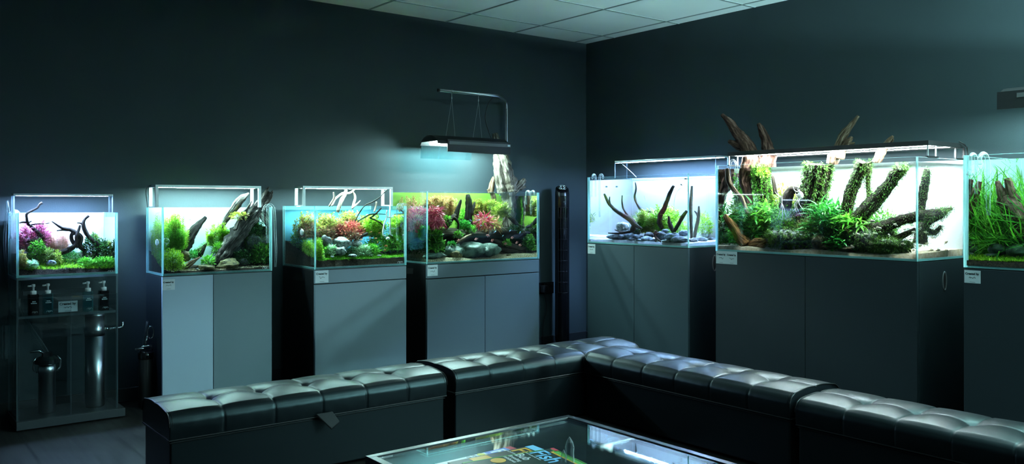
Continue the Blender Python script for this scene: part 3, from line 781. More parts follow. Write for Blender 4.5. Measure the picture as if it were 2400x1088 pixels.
# ------------------------------------------------------------------ clear acrylic stand with its filters and bottles
def clear_stand():
    T = T1
    t = thing('clear_stand', 'clear acrylic stand with grey base holding filters and bottles under the leftmost aquarium', 'stand', T.p(T.w / 2, T.d / 2, 0))
    am = [M['stand_acrylic'], M['acrylic_edge']]
    T.box(MB(), -.004, T.w + .03, -.025, T.d + .01, 0.006, 0.046).build('base', mat('grey_acrylic_base', (0.035, 0.042, 0.046), .35, spec=.3), t, bevel=.002)
    T.box(MB(), 0.0, 0.008, 0.0, T.d, .046, T.z0 - .012, 0, 1, 'u').build('side_panel', am, t)
    T.box(MB(), T.w - .008, T.w, 0.0, T.d, .046, T.z0 - .012, 0, 1, 'u').build('side_panel', am, t)
    um = on_y(166, 850, T.front)[0] - T.u0
    T.box(MB(), .009, um - .001, -.006, -.001, .048, T.z0 - .10, 0, 1, 'v').build('door', am, t)
    d = T.box(MB(), um + .001, T.w - .001, -.006, -.001, .048, T.z0 - .10, 0, 1, 'v').build('door', am, t)
    mb = MB(); emblem(mb, T.hit(263, 967, -.0066), T.U, T.Z, .010); mb.build('emblem', M['mark'], d)
    T.box(MB(), 0, T.w, -.004, T.d, T.z0 - .012, T.z0 - .0005, 0, 1, 'z').build('top_plate', am, t)
    zs = T.hit(160, 735, 0)[2]
    T.box(MB(), .009, T.w - .009, .002, T.d - .004, zs - .012, zs, 0, 1, 'z').build('shelf', am, t)
    rl = MB(); T.box(rl, .05, T.w - .12, .16, .17, zs + .085, zs + .105); rl.build('rail', M['acrylic_edge'], t)
    return zs
ZS = clear_stand()

def bottle(px, dark, label):
    T = T1; v = .05; c = T.hit(px, 733, v); c[2] = ZS + .0008; w = .022
    t = thing('pump_bottle', label, 'bottle', c, 'pump bottles on the clear shelf')
    bm_ = M['gloss_black'] if dark else clear_teal
    mb = MB(); h = .098
    rd = .006
    prof = []
    T_out = [(-w + rd, -w), (w - rd, -w), (w, -w + rd), (w, w - rd), (w - rd, w), (-w + rd, w), (-w, w - rd), (-w, -w + rd)]
    mb.prism([c + T.U * a + T.V * b for a, b in T_out], T.Z * h); mb.build('body', bm_, t)
    if not dark:
        mb = MB(); mb.prism([c + T.U * a * .9 + T.V * b * .9 + T.Z * .004 for a, b in T_out], T.Z * h * .74); mb.build('liquid', M['teal_liquid'], t)
    p = MB(); z = h
    p.lathe(c, [(.010, z), (.014, z + .001), (.014, z + .016), (.010, z + .018)], 14)
    p.lathe(c, [(.005, z + .018), (.005, z + .036), (.008, z + .037), (.009, z + .048), (.005, z + .05)], 12)
    p.tube([c + T.Z * (z + .044), c + T.Z * (z + .041) - T.U * .014, c + T.Z * (z + .041) - T.U * .024], .0038, 8)
    p.build('pump', M['white_plastic'], t, smooth=True)
    e = MB(); emblem(e, c - T.U * .008 - T.V * (w + .0006) + T.Z * .010, T.U, T.Z, .0065, .16)
    for k, (a, ww) in enumerate(((.062, .008), (.054, .013))):
        for j in range(5):
            u0 = -ww + j * 2 * ww / 5
            e.box(c + T.U * u0 - T.V * (w + .0004) + T.Z * a, c + T.U * (u0 + ww * .28) - T.V * (w + .0009) + T.Z * (a + .0045))
    e.build('print', M['mark'], t)
    return t
clear_teal = clear('clear_bottle', (0.72, 0.93, 0.95), 1.45, edge=.35, ecol=(.25, .55, .58))
M['teal_liquid'] = clear('teal_liquid', (0.45, 0.86, 0.90), 1.33, edge=.5, ecol=(.05, .42, .46))
bottle(78, True, 'black pump bottle nearest the left end of the clear shelf')
bottle(112, False, 'clear pump bottle of blue liquid beside the left black bottle')
bottle(206, False, 'clear pump bottle of blue liquid beside the right black bottle')
bottle(243, True, 'black pump bottle nearest the right end of the clear shelf')
cd = card(T1, 137, 706, 182, 731, 'tilted creator card standing on the clear shelf between the bottles', v=.03, sig=9)
cd['group'] = 'creator cards on the cabinets'

def canister(px, v, r, z1, label, name='canister_filter', big=False):
    T = T1; c = T.hit(px, 900, v); c[2] = .0465
    t = thing(name, label, 'filter', c, 'steel canister filters in the clear stand'); h = z1 - .0465
    if not big:
        b = MB(); b.lathe(c, [(r * .9, 0), (r, .004), (r, h * .70), (r * 1.05, h * .71), (r * 1.05, h * .80), (r, h * .81), (r, h * .86)], 32); b.build('body', M['steel'], t, smooth=True)
        hd = MB(); hd.lathe(c, [(r * 1.1, h * .86), (r * 1.42, h * .88), (r * 1.42, h * .95), (r * .9, h)], 28); hd.box(c + T.U * -.02 - T.V * .02 + T.Z * h, c + T.U * .022 + T.V * .02 + T.Z * (h + .018)); hd.build('head', M['black'], t, smooth=False)
        for a in (-1, 1):
            s = T.U * a; cl = MB()
            cl.tube([c + s * r * 1.15 + T.Z * h * .72, c + s * r * 1.55 + T.Z * h * .78, c + s * r * 1.6 + T.Z * h * .92, c + s * r * 1.2 + T.Z * h * 1.0], .0042, 8)
            cl.build('clip', M['chrome'], t, smooth=True)
        tp = MB(); tp.tube([c - T.U * .01 + T.Z * (h + .015), c - T.U * .035 + T.Z * (h + .03), c - T.U * .075 + T.Z * (h + .028)], .006, 8); tp.build('tap', M['chrome'], t, smooth=True)
    else:
        b = MB(); b.lathe(c, [(r * .92, 0), (r, .004), (r, h * .74)], 32); b.build('body', M['steel'], t, smooth=True)
        b = MB(); b.lathe(c, [(r * 1.03, h * .74), (r * 1.03, h * .81), (r * .99, h * .82), (r * .99, h * .945), (r * 1.03, h * .95), (r * .9, h * .975), (r * .55, h * .995), (r * .1, h)], 32); b.build('lid', M['steel'], t, smooth=True)
        tp = MB(); z = T.Z * h * .80
        tp.tube([c + T.U * r + z, c + T.U * (r + .02) + z], .010, 10); tp.tube([c + T.U * (r + .018) + z, c + T.U * (r + .072) + z, c + T.U * (r + .088) + z + T.Z * .004, c + T.U * (r + .090) + z + T.Z * .03], .0055, 10)
        tp.build('outlet', M['chrome'], t, smooth=True)
    return c, h, t
c1, h1, f1 = canister(110, .12, .038, .325, 'short steel canister filter with black head at the left of the clear stand')
c2, h2, f2 = canister(222, .12, .046, .535, 'tall polished steel canister filter at the right of the clear stand', big=True)
def hose(name, label, pts, r, m, cat='hose', n=40):
    mb = MB(); mb.tube(spline([list(p) for p in pts], n), r, 8); o = mb.build(name, m, None, pts[-1], smooth=True); return tag(o, label, cat)
hose('hose', 'grey hose curving down to the short canister filter', [T1.hit(44, 655, .24), T1.hit(46, 720, .22), T1.hit(70, 765, .17), T1.hit(94, 800, .13), c1 + T1.Z * (h1 + .02)], .0085, M['hose'])
hose('hose', 'pale hose hanging outside the left end of the leftmost tank', [T1.hit(34, 500, .26), T1.hit(22, 505, .262), T1.hit(16, 470, .265), T1.hit(13, 520, .268), T1.hit(12, 600, .27), T1.hit(26, 700, .275), T1.hit(28, 860, .28), T1.hit(30, 960, .28)], .006, M['hose'])

# filter standing beside the pale cabinet
def side_filter():
    c = np.array([-3.388, -0.21, 0.0]); t = thing('canister_filter', 'dark canister filter with chrome taps beside the pale grey cabinet', 'filter', c)
    b = MB(); b.lathe(c, [(.032, .002), (.036, .006), (.036, .255), (.033, .26)], 28); b.build('body', M['matt_black'], t, smooth=True)
    h = MB(); h.lathe(c, [(.038, .26), (.039, .265), (.039, .29), (.03, .30)], 28); h.build('head', M['gloss_black'], t, smooth=True)
    cl = MB(); u = np.array([1.0, 0, 0]); z = np.array([0, 0, 1.0])
    cl.tube([c + z * .302 - u * .03, c + z * .325 - u * .02, c + z * .328 + u * .028, c + z * .30 + u * .035], .005, 8)
    cl.tube([c + z * .315 - u * .055, c + z * .315 + u * .02], .0065, 8)
    cl.tube([c + z * .33 + u * .0, c + z * .35, c + z * .38 + u * .01], .006, 8); cl.build('tap', M['chrome'], t, smooth=True)
    hb = MB(); k = 20
    hb.tube([c + np.array([.020, -.02, .40]) + u * .016 * math.cos(2 * PI * i / k) + z * .032 * math.sin(2 * PI * i / k) for i in range(k + 1)], .0035, 8, caps=False); hb.build('coil', M['chrome'], t, smooth=True)
side_filter()
hose('hose', 'thin clear hose rising beside the pale grey cabinet', [(-3.385, -.21, .375), (-3.385, -.20, .42), (-3.37, -.17, .45), (-3.36, -.12, .42), (-3.365, -.07, .3), (-3.37, -.05, .09)], .005, M['hose'])
hose('power_cord', 'black cord drooping beside the pale grey cabinet', [on_y(347, 880, -.14), on_y(352, 895, -.16), on_y(362, 908, -.20), on_y(378, 918, -.26), (-3.345, -.35, .02)], .0028, M['black'], 'cord')

# ------------------------------------------------------------------ the wall socket and the tower fan
def socket():
    a = on_y(1262, 675, 0); b = on_y(1296, 675, 0); c = (a + b) / 2; w = .146; h = .088
    t = thing('wall_socket', 'black double socket on the left wall beside the tower fan', 'socket', c)
    MB().box(c + [-w / 2, -.009, -h / 2], c + [w / 2, 0, h / 2]).build('plate', M['gloss_black'], t, bevel=.002)
    for x in (-.02, .05):
        s = MB(); s.box(c + [x - .006, -.0115, .018], c + [x + .006, -.0085, .034]); s.build('switch', M['black'], t)
    p = MB(); 
    for dx in (.036, .052): p.box(c + [dx - .002, -.0096, -.016], c + [dx + .002, -.0085, -.008])
    p.box(c + [.042, -.0096, .0], c + [.046, -.0085, .008]); p.build('pin_hole', M['dark_slot'], t)
    q = c + np.array([-.036, 0, -.004])
    pl = thing('plug', 'black plug in the left half of the double wall socket', 'plug', q)
    mb = MB(); mb.box(q + [-.026, -.045, -.026], q + [.026, -.0092, .026]); mb.build('body', M['black'], pl, bevel=.006)
    cb = MB(); cb.tube(spline([list(q + np.array(p)) for p in ([0, -.03, -.024], [.004, -.032, -.06], [.02, -.03, -.13], [.016, -.03, -.20], [-.01, -.03, -.26], [-.02, -.03, -.42])], 30), .0035, 8); cb.build('cord', M['black'], pl, smooth=True)
socket()

def tower_fan():
    c = on_y(1317.5, 700, -.15); c[2] = 0; r = .054; H = 1.215
    t = thing('tower_fan', 'tall black tower fan standing in the corner between the two rows of tanks', 'fan', c)
    b = MB(); b.lathe(c, [(.12, .002), (.125, .01), (.115, .022), (.05, .034)], 36); b.build('base', M['gloss_black'], t, smooth=True)
    dirf = unit(np.array([-0.55, -0.83, 0])); sd = np.array([-dirf[1], dirf[0], 0]); z = np.array([0, 0, 1.0])
    k = 28; ring = [(math.cos(2 * PI * i / k), math.sin(2 * PI * i / k)) for i in range(k)]
    body = MB(); V = []; lev = [(.036, .80, 0), (.06, 1, 0), (H - .10, 1, 0), (H - .05, 1, 0), (H - .018, .92, 0)]
    for z_, s, _ in lev:
        for a, bb in ring:
            slope = -.030 * bb if z_ > H - .03 else (-.018 * bb if z_ > H - .06 else 0)     # the top slopes towards the room
            V.append(c + sd * a * r * s + dirf * bb * r * s + z * (z_ + slope))
    n = k; F = [(i * n + j, i * n + (j + 1) % n, (i + 1) * n + (j + 1) % n, (i + 1) * n + j) for i in range(len(lev) - 1) for j in range(n)]
    F.append(tuple(range(n - 1, -1, -1))); F.append(tuple((len(lev) - 1) * n + j for j in range(n))); body.add(V, F); body.build('body', M['gloss_black'], t, smooth=False)
    g = MB()
    for i in range(5):
        a = math.radians(-38 + 19 * i); d = dirf * math.cos(a) + sd * math.sin(a)
        g.tube([c + d * (r + .002) + z * .42, c + d * (r + .002) + z * 1.06], .0018, 5)
    for i in range(9):
        zz = .42 + .08 * i
        g.tube([c + (dirf * math.cos(a) + sd * math.sin(a)) * (r + .001) + z * zz for a in np.linspace(-.7, .7, 9)], .0014, 5)
    g.build('grille', M['black'], t)
    tp = c + z * (H - .008) + dirf * .012; nrm = unit(z * .85 + dirf * .5); e1 = sd; e2 = np.cross(nrm, e1)
    dl = MB(); dl.tube([tp + nrm * .004 + e1 * .034 * math.cos(2 * PI * i / 32) + e2 * .030 * math.sin(2 * PI * i / 32) for i in range(33)], .003, 8, caps=False); dl.build('dial_ring', M['chrome'], t, smooth=True)
    kb = MB()
    for i in range(6):
        a = 2 * PI * i / 6; q = tp + nrm * .005 + e1 * .018 * math.cos(a) + e2 * .016 * math.sin(a); kb.lathe(q, [(.004, -.003), (.004, .002), (.002, .003)], 8)
    kb.build('button', M['alu'], t)
    pn = MB(); pn.prism([tp + e1 * .036 * math.cos(2 * PI * i / 32) + e2 * .032 * math.sin(2 * PI * i / 32) - nrm * .012 for i in range(32)], nrm * .015); pn.build('control_panel', M['gloss_black'], t)
    bd = MB(); V, F = text_geo('||||||', .006, sd * -1, z, c + dirf * (r + .0012) + sd * .012 + z * 1.10, 0, .0002); bd.add(V, F); bd.build('print', M['mark'], t)
tower_fan()

# ------------------------------------------------------------------ lights over the tanks
def led_mats(k): return glow('led_%d' % k, LEDC[k], LED[k])

def frame_light(T, k, label, v0, v1, zt, zb, um0, um1, leg, legw, barm, legm, thick=.012, wedge=True, fill=False, strip=None):
    t = thing('led_light', label, 'aquarium light', T.p(T.w / 2, (v0 + v1) / 2, T.z1), 'lights on legs over the aquariums')
    T.box(MB(), um0, um1, v0, v1, zt - thick, zt).build('housing', barm, t, bevel=.0015)
    s0, s1 = strip or ((v0 + v1) / 2 - .018, (v0 + v1) / 2 + .018)
    T.box(MB(), um0 + .02, um1 - .02, s0, s1, zt - thick - .0004, zt - thick + .002).build('diffuser', led_mats(k), t)
    for u in (um0, um1 - leg):
        mb = MB()
        if fill: T.box(mb, u, u + leg, v0, v1, zb, zt - thick, 0, 1, 'u')
        else:
            T.box(mb, u, u + leg, v0, v0 + legw, zb, zt - thick); T.box(mb, u, u + leg, v1 - legw, v1, zb, zt - thick)
            T.box(mb, u, u + leg, v0 + legw, v1 - legw, zb, zb + .006)
        mb.build('leg', legm, t)
    return t
acr = [M['acrylic'], M['acrylic_edge']]
frame_light(T1, 1, 'slim light on clear acrylic legs over the leftmost aquarium', .10, .17, 1.134, T1.z1, .0, T1.w, .006, .02, M['alu'], acr, fill=True, thick=.010)
l2 = frame_light(T2, 2, 'silver framed light over the leaning-log aquarium', .13, .26, 1.188, T2.z1, .002, T2.w - .012, .016, .012, M['alu'], M['alu'], thick=.014)
l3 = frame_light(T3, 3, 'silver framed light over the red and green planted aquarium', .16, .28, 1.190, T3.z1, .0, T3.w - .002, .016, .012, M['alu'], M['alu'], thick=.014)
frame_light(T5, 5, 'slim strip light on clear acrylic legs over the white sand aquarium', .265, .385, 1.392, T5.z1, .0, T5.w, .006, .02, M['alu'], acr, fill=True, thick=.010, strip=(.340, .375))
hose('power_cord', 'black cord of the silver light at the left end of the leaning-log tank', [T2.hit(357, 434, .20), T2.hit(346, 439, .25), T2.hit(342, 450, .27), T2.hit(344, 470, .30), T2.p(.02, .318, 1.00), T2.p(.03, .32, .80)], .0022, M['black'], 'cord')

def slab_light():
    T = T6; v0, v1 = .11, .50; zt = 1.394; zb = T.z1
    t = thing('led_light', 'long black slab light over the largest aquarium', 'aquarium light', T.p(T.w / 2, .3, T.z1), 'lights on legs over the aquariums')
    T.box(MB(), .0, T.w, v0, v1, zt - .024, zt).build('housing', M['matt_black'], t, bevel=.002)
    T.box(MB(), .03, T.w - .015, v0 + .035, v0 + .085, zt - .0244, zt - .016).build('diffuser', led_mats(6), t)
    T.box(MB(), .03, T.w - .015, v0 + .20, v0 + .25, zt - .0244, zt - .016).build('diffuser', led_mats(6), t)
    for (u, m_) in ((.004, M['alu']), (T.w - .010, M['alu'])):
        for va in (v0 + .002, v0 + .085):
            mb = MB(); T.box(mb, u, u + .006, va, va + .006, zb + .004, zt - .024); mb.build('leg', m_, t)
    for u in (T.w - .012,):
        mb = MB(); T.box(mb, u, u + .010, v1 - .10, v1 - .094, zb + .004, zt - .024); T.box(mb, u, u + .010, v1 - .01, v1 - .002, zb + .004, zt - .024); T.box(mb, u, u + .010, v1 - .10, v1, zb, zb + .007); mb.build('leg', M['matt_black'], t)
    for u in (.002, T.w - .014):
        T.box(MB(), u, u + .014, v0 - .004, v0 + .10, zb, zb + .008).build('foot', M['matt_black'], t)
slab_light()
hose('power_cord', 'black cord dropping from the right end of the long slab light', [T6.hit(2247, 331, .42), T6.hit(2262, 341, .45), T6.hit(2268, 360, .49), (-.10, -3.0, 1.1), (-.08, -3.02, .7)], .0035, M['black'], 'cord')

def pendant(c, U, V, Ln, Dp, k, label, zt, zb, name='pendant_light'):
    """Arched black hood hung on wires over an open tank; c is the middle of its top in plan."""
    Z = np.array([0, 0, 1.0]); t = thing(name, label, 'pendant light', (c[0], c[1], zb), 'hood lights hung over the open tanks')
    hh = zt - zb; a0 = c - U * Ln / 2
    prof = [(-.5, .10), (-.47, .38), (-.36, .66), (-.2, .90), (-.04, 1.0), (.12, .98), (.28, .80), (.42, .45), (.5, .06)]
    outer = [(v * Dp, zb + w * hh) for v, w in prof]; inner = [(v * Dp * .95, zb + w * hh * .90 - .002) for v, w in prof]
    poly = [np.array([a0[0], a0[1], 0]) + V * v + Z * z for v, z in outer + inner[::-1]]
    mb = MB(); n = len(poly); k0 = len(outer)
    vs = poly + [q + U * Ln for q in poly]; F = [(i, (i + 1) % n, n + (i + 1) % n, n + i) for i in range(n)]
    for i in range(k0 - 1):
        F.append((i, n - 1 - i, n - 2 - i, i + 1)); F.append((n + i, n + i + 1, 2 * n - 2 - i, 2 * n - 1 - i))
    mb.add(vs, F); mb.build('hood', M['matt_black'], t)
    e0 = np.array([a0[0], a0[1], 0]) + U * Ln * .97
    for q_ in (0.0, .97):
        e0 = np.array([a0[0], a0[1], 0]) + U * Ln * q_; lowc = [(v, max(z, zb + hh * .34)) for v, z in inner] if q_ == 0 and k == 4 else inner
        ec = MB(); ec.prism([e0 + V * v + Z * z for v, z in lowc], U * Ln * .03); ec.build('end_cap', M['matt_black'], t)
    p = np.array([a0[0], a0[1], 0]) + V * (-Dp * .52)
    sk = MB(); g0 = .12 if k == 4 else .0; sk.prism([p + U * Ln * g0 + Z * (zb - .045), p + U * Ln + Z * (zb - .050), p + U * Ln + Z * (zb + .034), p + U * Ln * g0 + Z * (zb + .034)], V * .006); sk.build('front_skirt', M['matt_black'], t)
    st = MB(); st.prism([p - V * .003 + U * Ln * .14 + Z * (zb + .002), p - V * .003 + U * Ln + Z * (zb + .002), p - V * .003 + U * Ln + Z * (zb + .022), p - V * .003 + U * Ln * .14 + Z * (zb + .022)], V * .003); s_ = st.build('trim_stripe', M['grey_stripe'], t)
    bd = MB(); bd.prism([p - V * .0042 + U * Ln * .955 + Z * (zb + .006), p - V * .0042 + U * Ln * .99 + Z * (zb + .006), p - V * .0042 + U * Ln * .99 + Z * (zb + .018), p - V * .0042 + U * Ln * .955 + Z * (zb + .018)], V * .001); bd.build('badge', M['mark'], s_)
    q = np.array([a0[0], a0[1], 0]) + V * (Dp * .49)
    vz = MB() if k == 4 else None
    if vz: vz.prism([q + U * Ln * .02 + Z * zb, q + U * Ln * .72 + Z * zb, q + U * Ln * .72 + Z * (zb - .082) + V * .012, q + U * Ln * .02 + Z * (zb - .082) + V * .012], V * .004)
    if vz: vz.build('visor', clear('clear_visor', (.70, .84, .86), 1.45, edge=.16, ecol=(.10, .17, .19)), t)
    for s in (-.18, .16):
        b = MB(); w = np.array([a0[0], a0[1], 0]) + V * (Dp * s) + Z * (zb + hh * .20)
        b.tube([w + U * Ln * .06, w + U * Ln * .94], .011, 10); b.build('tube', led_mats(k), t, smooth=True)
    return t
# the pendant over the ledge tank and its bent pole
pc = np.array([CX + 3.29, CY + 4.725])
pc3 = np.array([pc[0], pc[1], 0.0])
pendant(pc3, np.array([1.0, 0, 0]), np.array([0, 1.0, 0]), .585, .22, 4, 'arched black hood light hung from a bent pole over the rocky ledge aquarium', 1.535, 1.470)
def pole():
    t = thing('hanging_pole', 'bent steel pole rising behind the rocky ledge aquarium to carry its light', 'pole', (-.839, -.05, 0))
    arm = [(-.839, -.05, 0.002), (-.839, -.05, 1.80), (-.845, -.055, 1.822), (-.87, -.075, 1.834), (-1.05, -.232, 1.837), (-1.077, -.25, 1.837), (-1.12, -.25, 1.837), (-1.55, -.25, 1.837)]
    mb = MB(); mb.tube(arm, .0105, 12); mb.build('tube', M['steel'], t, smooth=True)
    cp = MB(); cp.tube([(-1.555, -.25, 1.837), (-1.565, -.25, 1.837)], .0115, 12); cp.build('end_cap', M['black'], t)
    for x in (-1.455, -1.235):
        w = MB(); w.lathe((x, -.25, 1.837), [(.0125, -.004), (.0125, .004)], 12, axis=0); w.tube([(x, -.25, 1.827), (x, -.25, 1.80)], .0012, 6); w.lathe((x, -.25, 1.785), [(.0022, 0), (.0035, .006), (.0022, .018)], 8)
        w.tube([(x, -.25, 1.785), (x - .06, -.27, 1.536)], .0007, 5); w.tube([(x, -.25, 1.785), (x + .006, -.28, 1.536)], .0007, 5); w.build('wire', M['steel'], t)
    cb = MB(); cb.tube(spline([[-1.10, -.245, 1.828], [-1.15, -.25, 1.78], [-1.185, -.26, 1.68], [-1.165, -.275, 1.58], [-1.145, -.28, 1.534]], 30), .0032, 8); cb.build('cord', M['black'], t, smooth=True); cb = MB(); cb.tube([(-.849, -.062, 1.78), (-.850, -.063, 1.2)], .003, 6); cb.build('cord', M['black'], t, smooth=True)
pole()
# the second hood, cut by the right edge of the frame
pc7 = on_x(2362, 225, -.43); pc7y = pc7[1] - .30
pendant(np.array([-.43, pc7y, 0]), np.array([0, -1.0, 0]), np.array([1.0, 0, 0]), .60, .22, 7, 'arched black hood light cut off by the right edge of the frame', 1.615, 1.555)
def pole7():
    t = thing('hanging_pole', 'steel pole beyond the frame carrying the hood light at the right edge', 'pole', (-.05, pc7y - .75, 0))
    y1 = pc7y - .75
    mb = MB(); mb.tube([(-.05, y1, .002), (-.05, y1, 1.86), (-.08, y1 + .03, 1.885), (-.40, y1 + .3, 1.89), (-.43, y1 + .36, 1.89), (-.43, pc7y - .12, 1.89)], .0105, 12); mb.build('tube', M['steel'], t, smooth=True)
    for y in (pc7y - .28, pc7y - .16):
        w = MB(); w.tube([(-.43, y, 1.88), (-.43, y, 1.616)], .0008, 5); w.build('wire', M['steel'], t)
pole7()

# made-up fittings of the added lamp; band and bowl shape where its light falls
dimming_glass = clear('dimming_bowl_glass', (0.71, 0.71, 0.71), 1.2)
def added_fill_lamp():
    x, y, z = ADDED_LAMP; R = .25
    t = thing('added_fill_lamp', 'added fill lamp with a light-cutting drum band beyond the right edge of the frame', 'pendant light', (x, y, z - .042))
    v = []; n = 64
    for (r, h) in ((R, -.040), (R, .043), (R + .003, .043), (R + .003, -.040)):
        v += [(x + r * math.cos(2 * PI * i / n), y + r * math.sin(2 * PI * i / n), z + h) for i in range(n)]
    f = [(k * n + i, k * n + (i + 1) % n, ((k + 1) % 4) * n + (i + 1) % n, ((k + 1) % 4) * n + i) for k in range(4) for i in range(n)]
    MB().add(v, f).build('light_cutoff_band', M['matt_black'], t)
    bw = MB(); pr = [(R * (1 - i / 12 * .96), -.040 - .085 * math.sin(PI / 2 * i / 12)) for i in range(13)]; bw.lathe((x, y, z), pr + [(r * .985, h + .004) for r, h in pr[::-1]], 48); bw.build('dimming_bowl', dimming_glass, t, smooth=True)
    w = MB(); w.tube([(x - R, y, z + .041), (x + R, y, z + .041)], .002, 6); w.tube([(x, y, z + .041), (x, y, 2.345)], .003, 6); w.build('cord', M['black'], t)
    r = MB(); r.lathe((x, y, 2.33), [(.03, 0), (.045, .02), (.045, .030)], 20); r.build('ceiling_rose', M['black'], t)
added_fill_lamp()

# ------------------------------------------------------------------ the benches
def bench(side, u0, front, L, label, D=.345, dz=0.0, panels=6, tab=None, ph=0.0, bulge=1.0, sag=0.0):
    T = Place(side, u0, front, L, D, 0, .4)
    t = thing('storage_bench', label, 'bench', T.p(L / 2, D / 2, 0), 'black leather benches round the table')
    zs = .226 + dz; ze = .316 + dz
    b = MB(); T.box(b, .006, L - .006, .008, D - .008, .012, zs - .004); b.build('base', M['leather'], t, bevel=.008)
    ft = MB()
    for u in (.05, L - .05):
        for v in (.04, D - .04): T.box(ft, u - .02, u + .02, v - .02, v + .02, 0.0005, .012)
    ft.build('foot', M['black'], t)
    nu = panels * 44; prof = []
    for i in range(9): prof.append((0.0, zs + (ze - .028 - zs) * i / 8, 0))                       # front face
    for i in range(1, 7): a = PI / 2 * i / 7; prof.append((.028 * (1 - math.cos(a)), ze - .028 + .028 * math.sin(a), .5))
    for i in range(61): prof.append((.028 + (D - .056) * i / 60, ze, 1))
    for i in range(1, 7): a = PI / 2 * i / 7; prof.append((D - .028 + .028 * math.sin(a), ze - .028 + .028 * math.cos(a), .5))
    for i in range(9): prof.append((D, ze - .028 - (ze - .028 - zs) * i / 8, 0))
    m = len(prof); V = []; pl = L / panels
    for i in range(nu + 1):
        u = L * i / nu; fr = (u / pl) % 1.0; ds = min(abs(u - k * pl) for k in range(1, panels))
        seam = math.exp(-(ds / .0040) ** 2); wide = math.exp(-(ds / .035) ** 2)
        pil = abs(math.sin(PI * u / pl)) ** .6
        for (v, z, top) in prof:
            dv = abs(v - D / 2); w01 = max(0.0, math.sin(PI * min(max(v / D, 0), 1)))
            s2 = math.exp(-(dv / .0040) ** 2); w2 = math.exp(-(dv / .028) ** 2)
            tuft = math.exp(-((ds ** 2 + dv ** 2) / .020 ** 2)) if top else 0
            tw = math.exp(-((ds ** 2 + dv ** 2) / .060 ** 2)) if top else 0
            up = 0; out = 0
            if top:
                up = top * (.018 * bulge * w01 ** .8 + .0050 * pil * w01 ** .5) - .0032 * seam * top - .0045 * wide * top * w01 - top * (.0028 * s2 + .0025 * w2) - .010 * tuft - .010 * tw
                wr = noise.noise(Vector((u * 11 + ph, v * 6, ph))) * .0016 + noise.noise(Vector((u * 34, v * 14 + ph, 1))) * .0004
                up += wr * w01
            side_f = (1 - top)
            hgt = (z - zs) / (ze - zs)
            if side_f > 0:
                out = side_f * (.007 * math.sin(PI * min(1, max(0, hgt)) * .9 + .2) * (.75 + .25 * pil) - .0028 * seam + .0008 * noise.noise(Vector((u * 30 + ph, z * 40, 2))))
            vv = v - out if v < D / 2 else v + out
            V.append(T.p(u, vv, z + up))
    F = [(i * m + j, (i + 1) * m + j, (i + 1) * m + j + 1, i * m + j + 1) for i in range(nu) for j in range(m - 1)]
    F.append(tuple(range(m))); F.append(tuple(nu * m + j for j in range(m - 1, -1, -1)))
    mb = MB(); mb.add(V, F); lid = mb.build('cushion', M['leather'], t)
    fl = [True] * len(lid.data.polygons); fl[-1] = fl[-2] = False; lid.data.polygons.foreach_set('use_smooth', fl)
    A = np.array(V).reshape(nu + 1, m, 3)
    pp = MB()
    for i in (0, nu):
        rowp = A[i, 6:m - 6]; pp.tube([q + (T.U * (.001 if i else -.001)) for q in rowp], .0030, 6)
        rowp = A[i, 6:m - 6]; pp.tube([q + (T.U * (-.011 if i else .011)) + np.array([0, 0, .0004]) for q in rowp], .0014, 5)
    for vv in (-.001, D + .001):
        pp.tube([T.p(0, vv, zs - .003), T.p(L, vv, zs - .003)], .0030, 6); pp.tube([T.p(.004, vv + (.006 if vv < .1 else -.006), zs - .013), T.p(L - .004, vv + (.006 if vv < .1 else -.006), zs - .013)], .0022, 5)
    for u in (-.001, L + .001): pp.tube([T.p(u, 0, zs - .003), T.p(u, D, zs - .003)], .0030, 6)
    pp.build('piping', M['leather_edge'], lid)
    bt = MB()
    for k in range(1, panels):
        q = A[44 * k, m // 2]; bt.lathe(q + np.array([0, 0, -.002]), [(.0075, 0), (.0075, .0025), (.004, .0045)], 12)
    bt.build('button', M['leather'], lid, smooth=True)
    if tab:
        q = T.p(tab, -.012, zs + .006); mb = MB(); w = .040; th = .008
        for dz_, dv in ((0, 0),):
            mb.prism([q - T.U * w * .2, q + T.U * w * 1.6, q + T.U * w * 2.0 - T.V * .030 - T.Z * .036, q + T.U * w * 1.1 - T.V * .030 - T.Z * .060], T.Z * th)
        mb.build('pull_tab', M['leather_edge'], t, bevel=.002)
    return t
bench('L', -3.727, -1.80, 1.200, 'black tufted leather bench with a pull tab at the left end of the seating', tab=.575, ph=1)
bench('L', -2.480, -1.80, 1.200, 'black tufted leather bench filling the corner below the tower fan', ph=5, dz=.006)
bench('R', -1.815, -1.700, 1.195, 'black tufted leather bench butting the corner bench on the right side', ph=9, dz=.006, bulge=1.15)
bench('R', -3.030, -1.690, 1.200, 'black tufted leather bench at the right edge of the frame', ph=14, dz=-.012, bulge=.85)

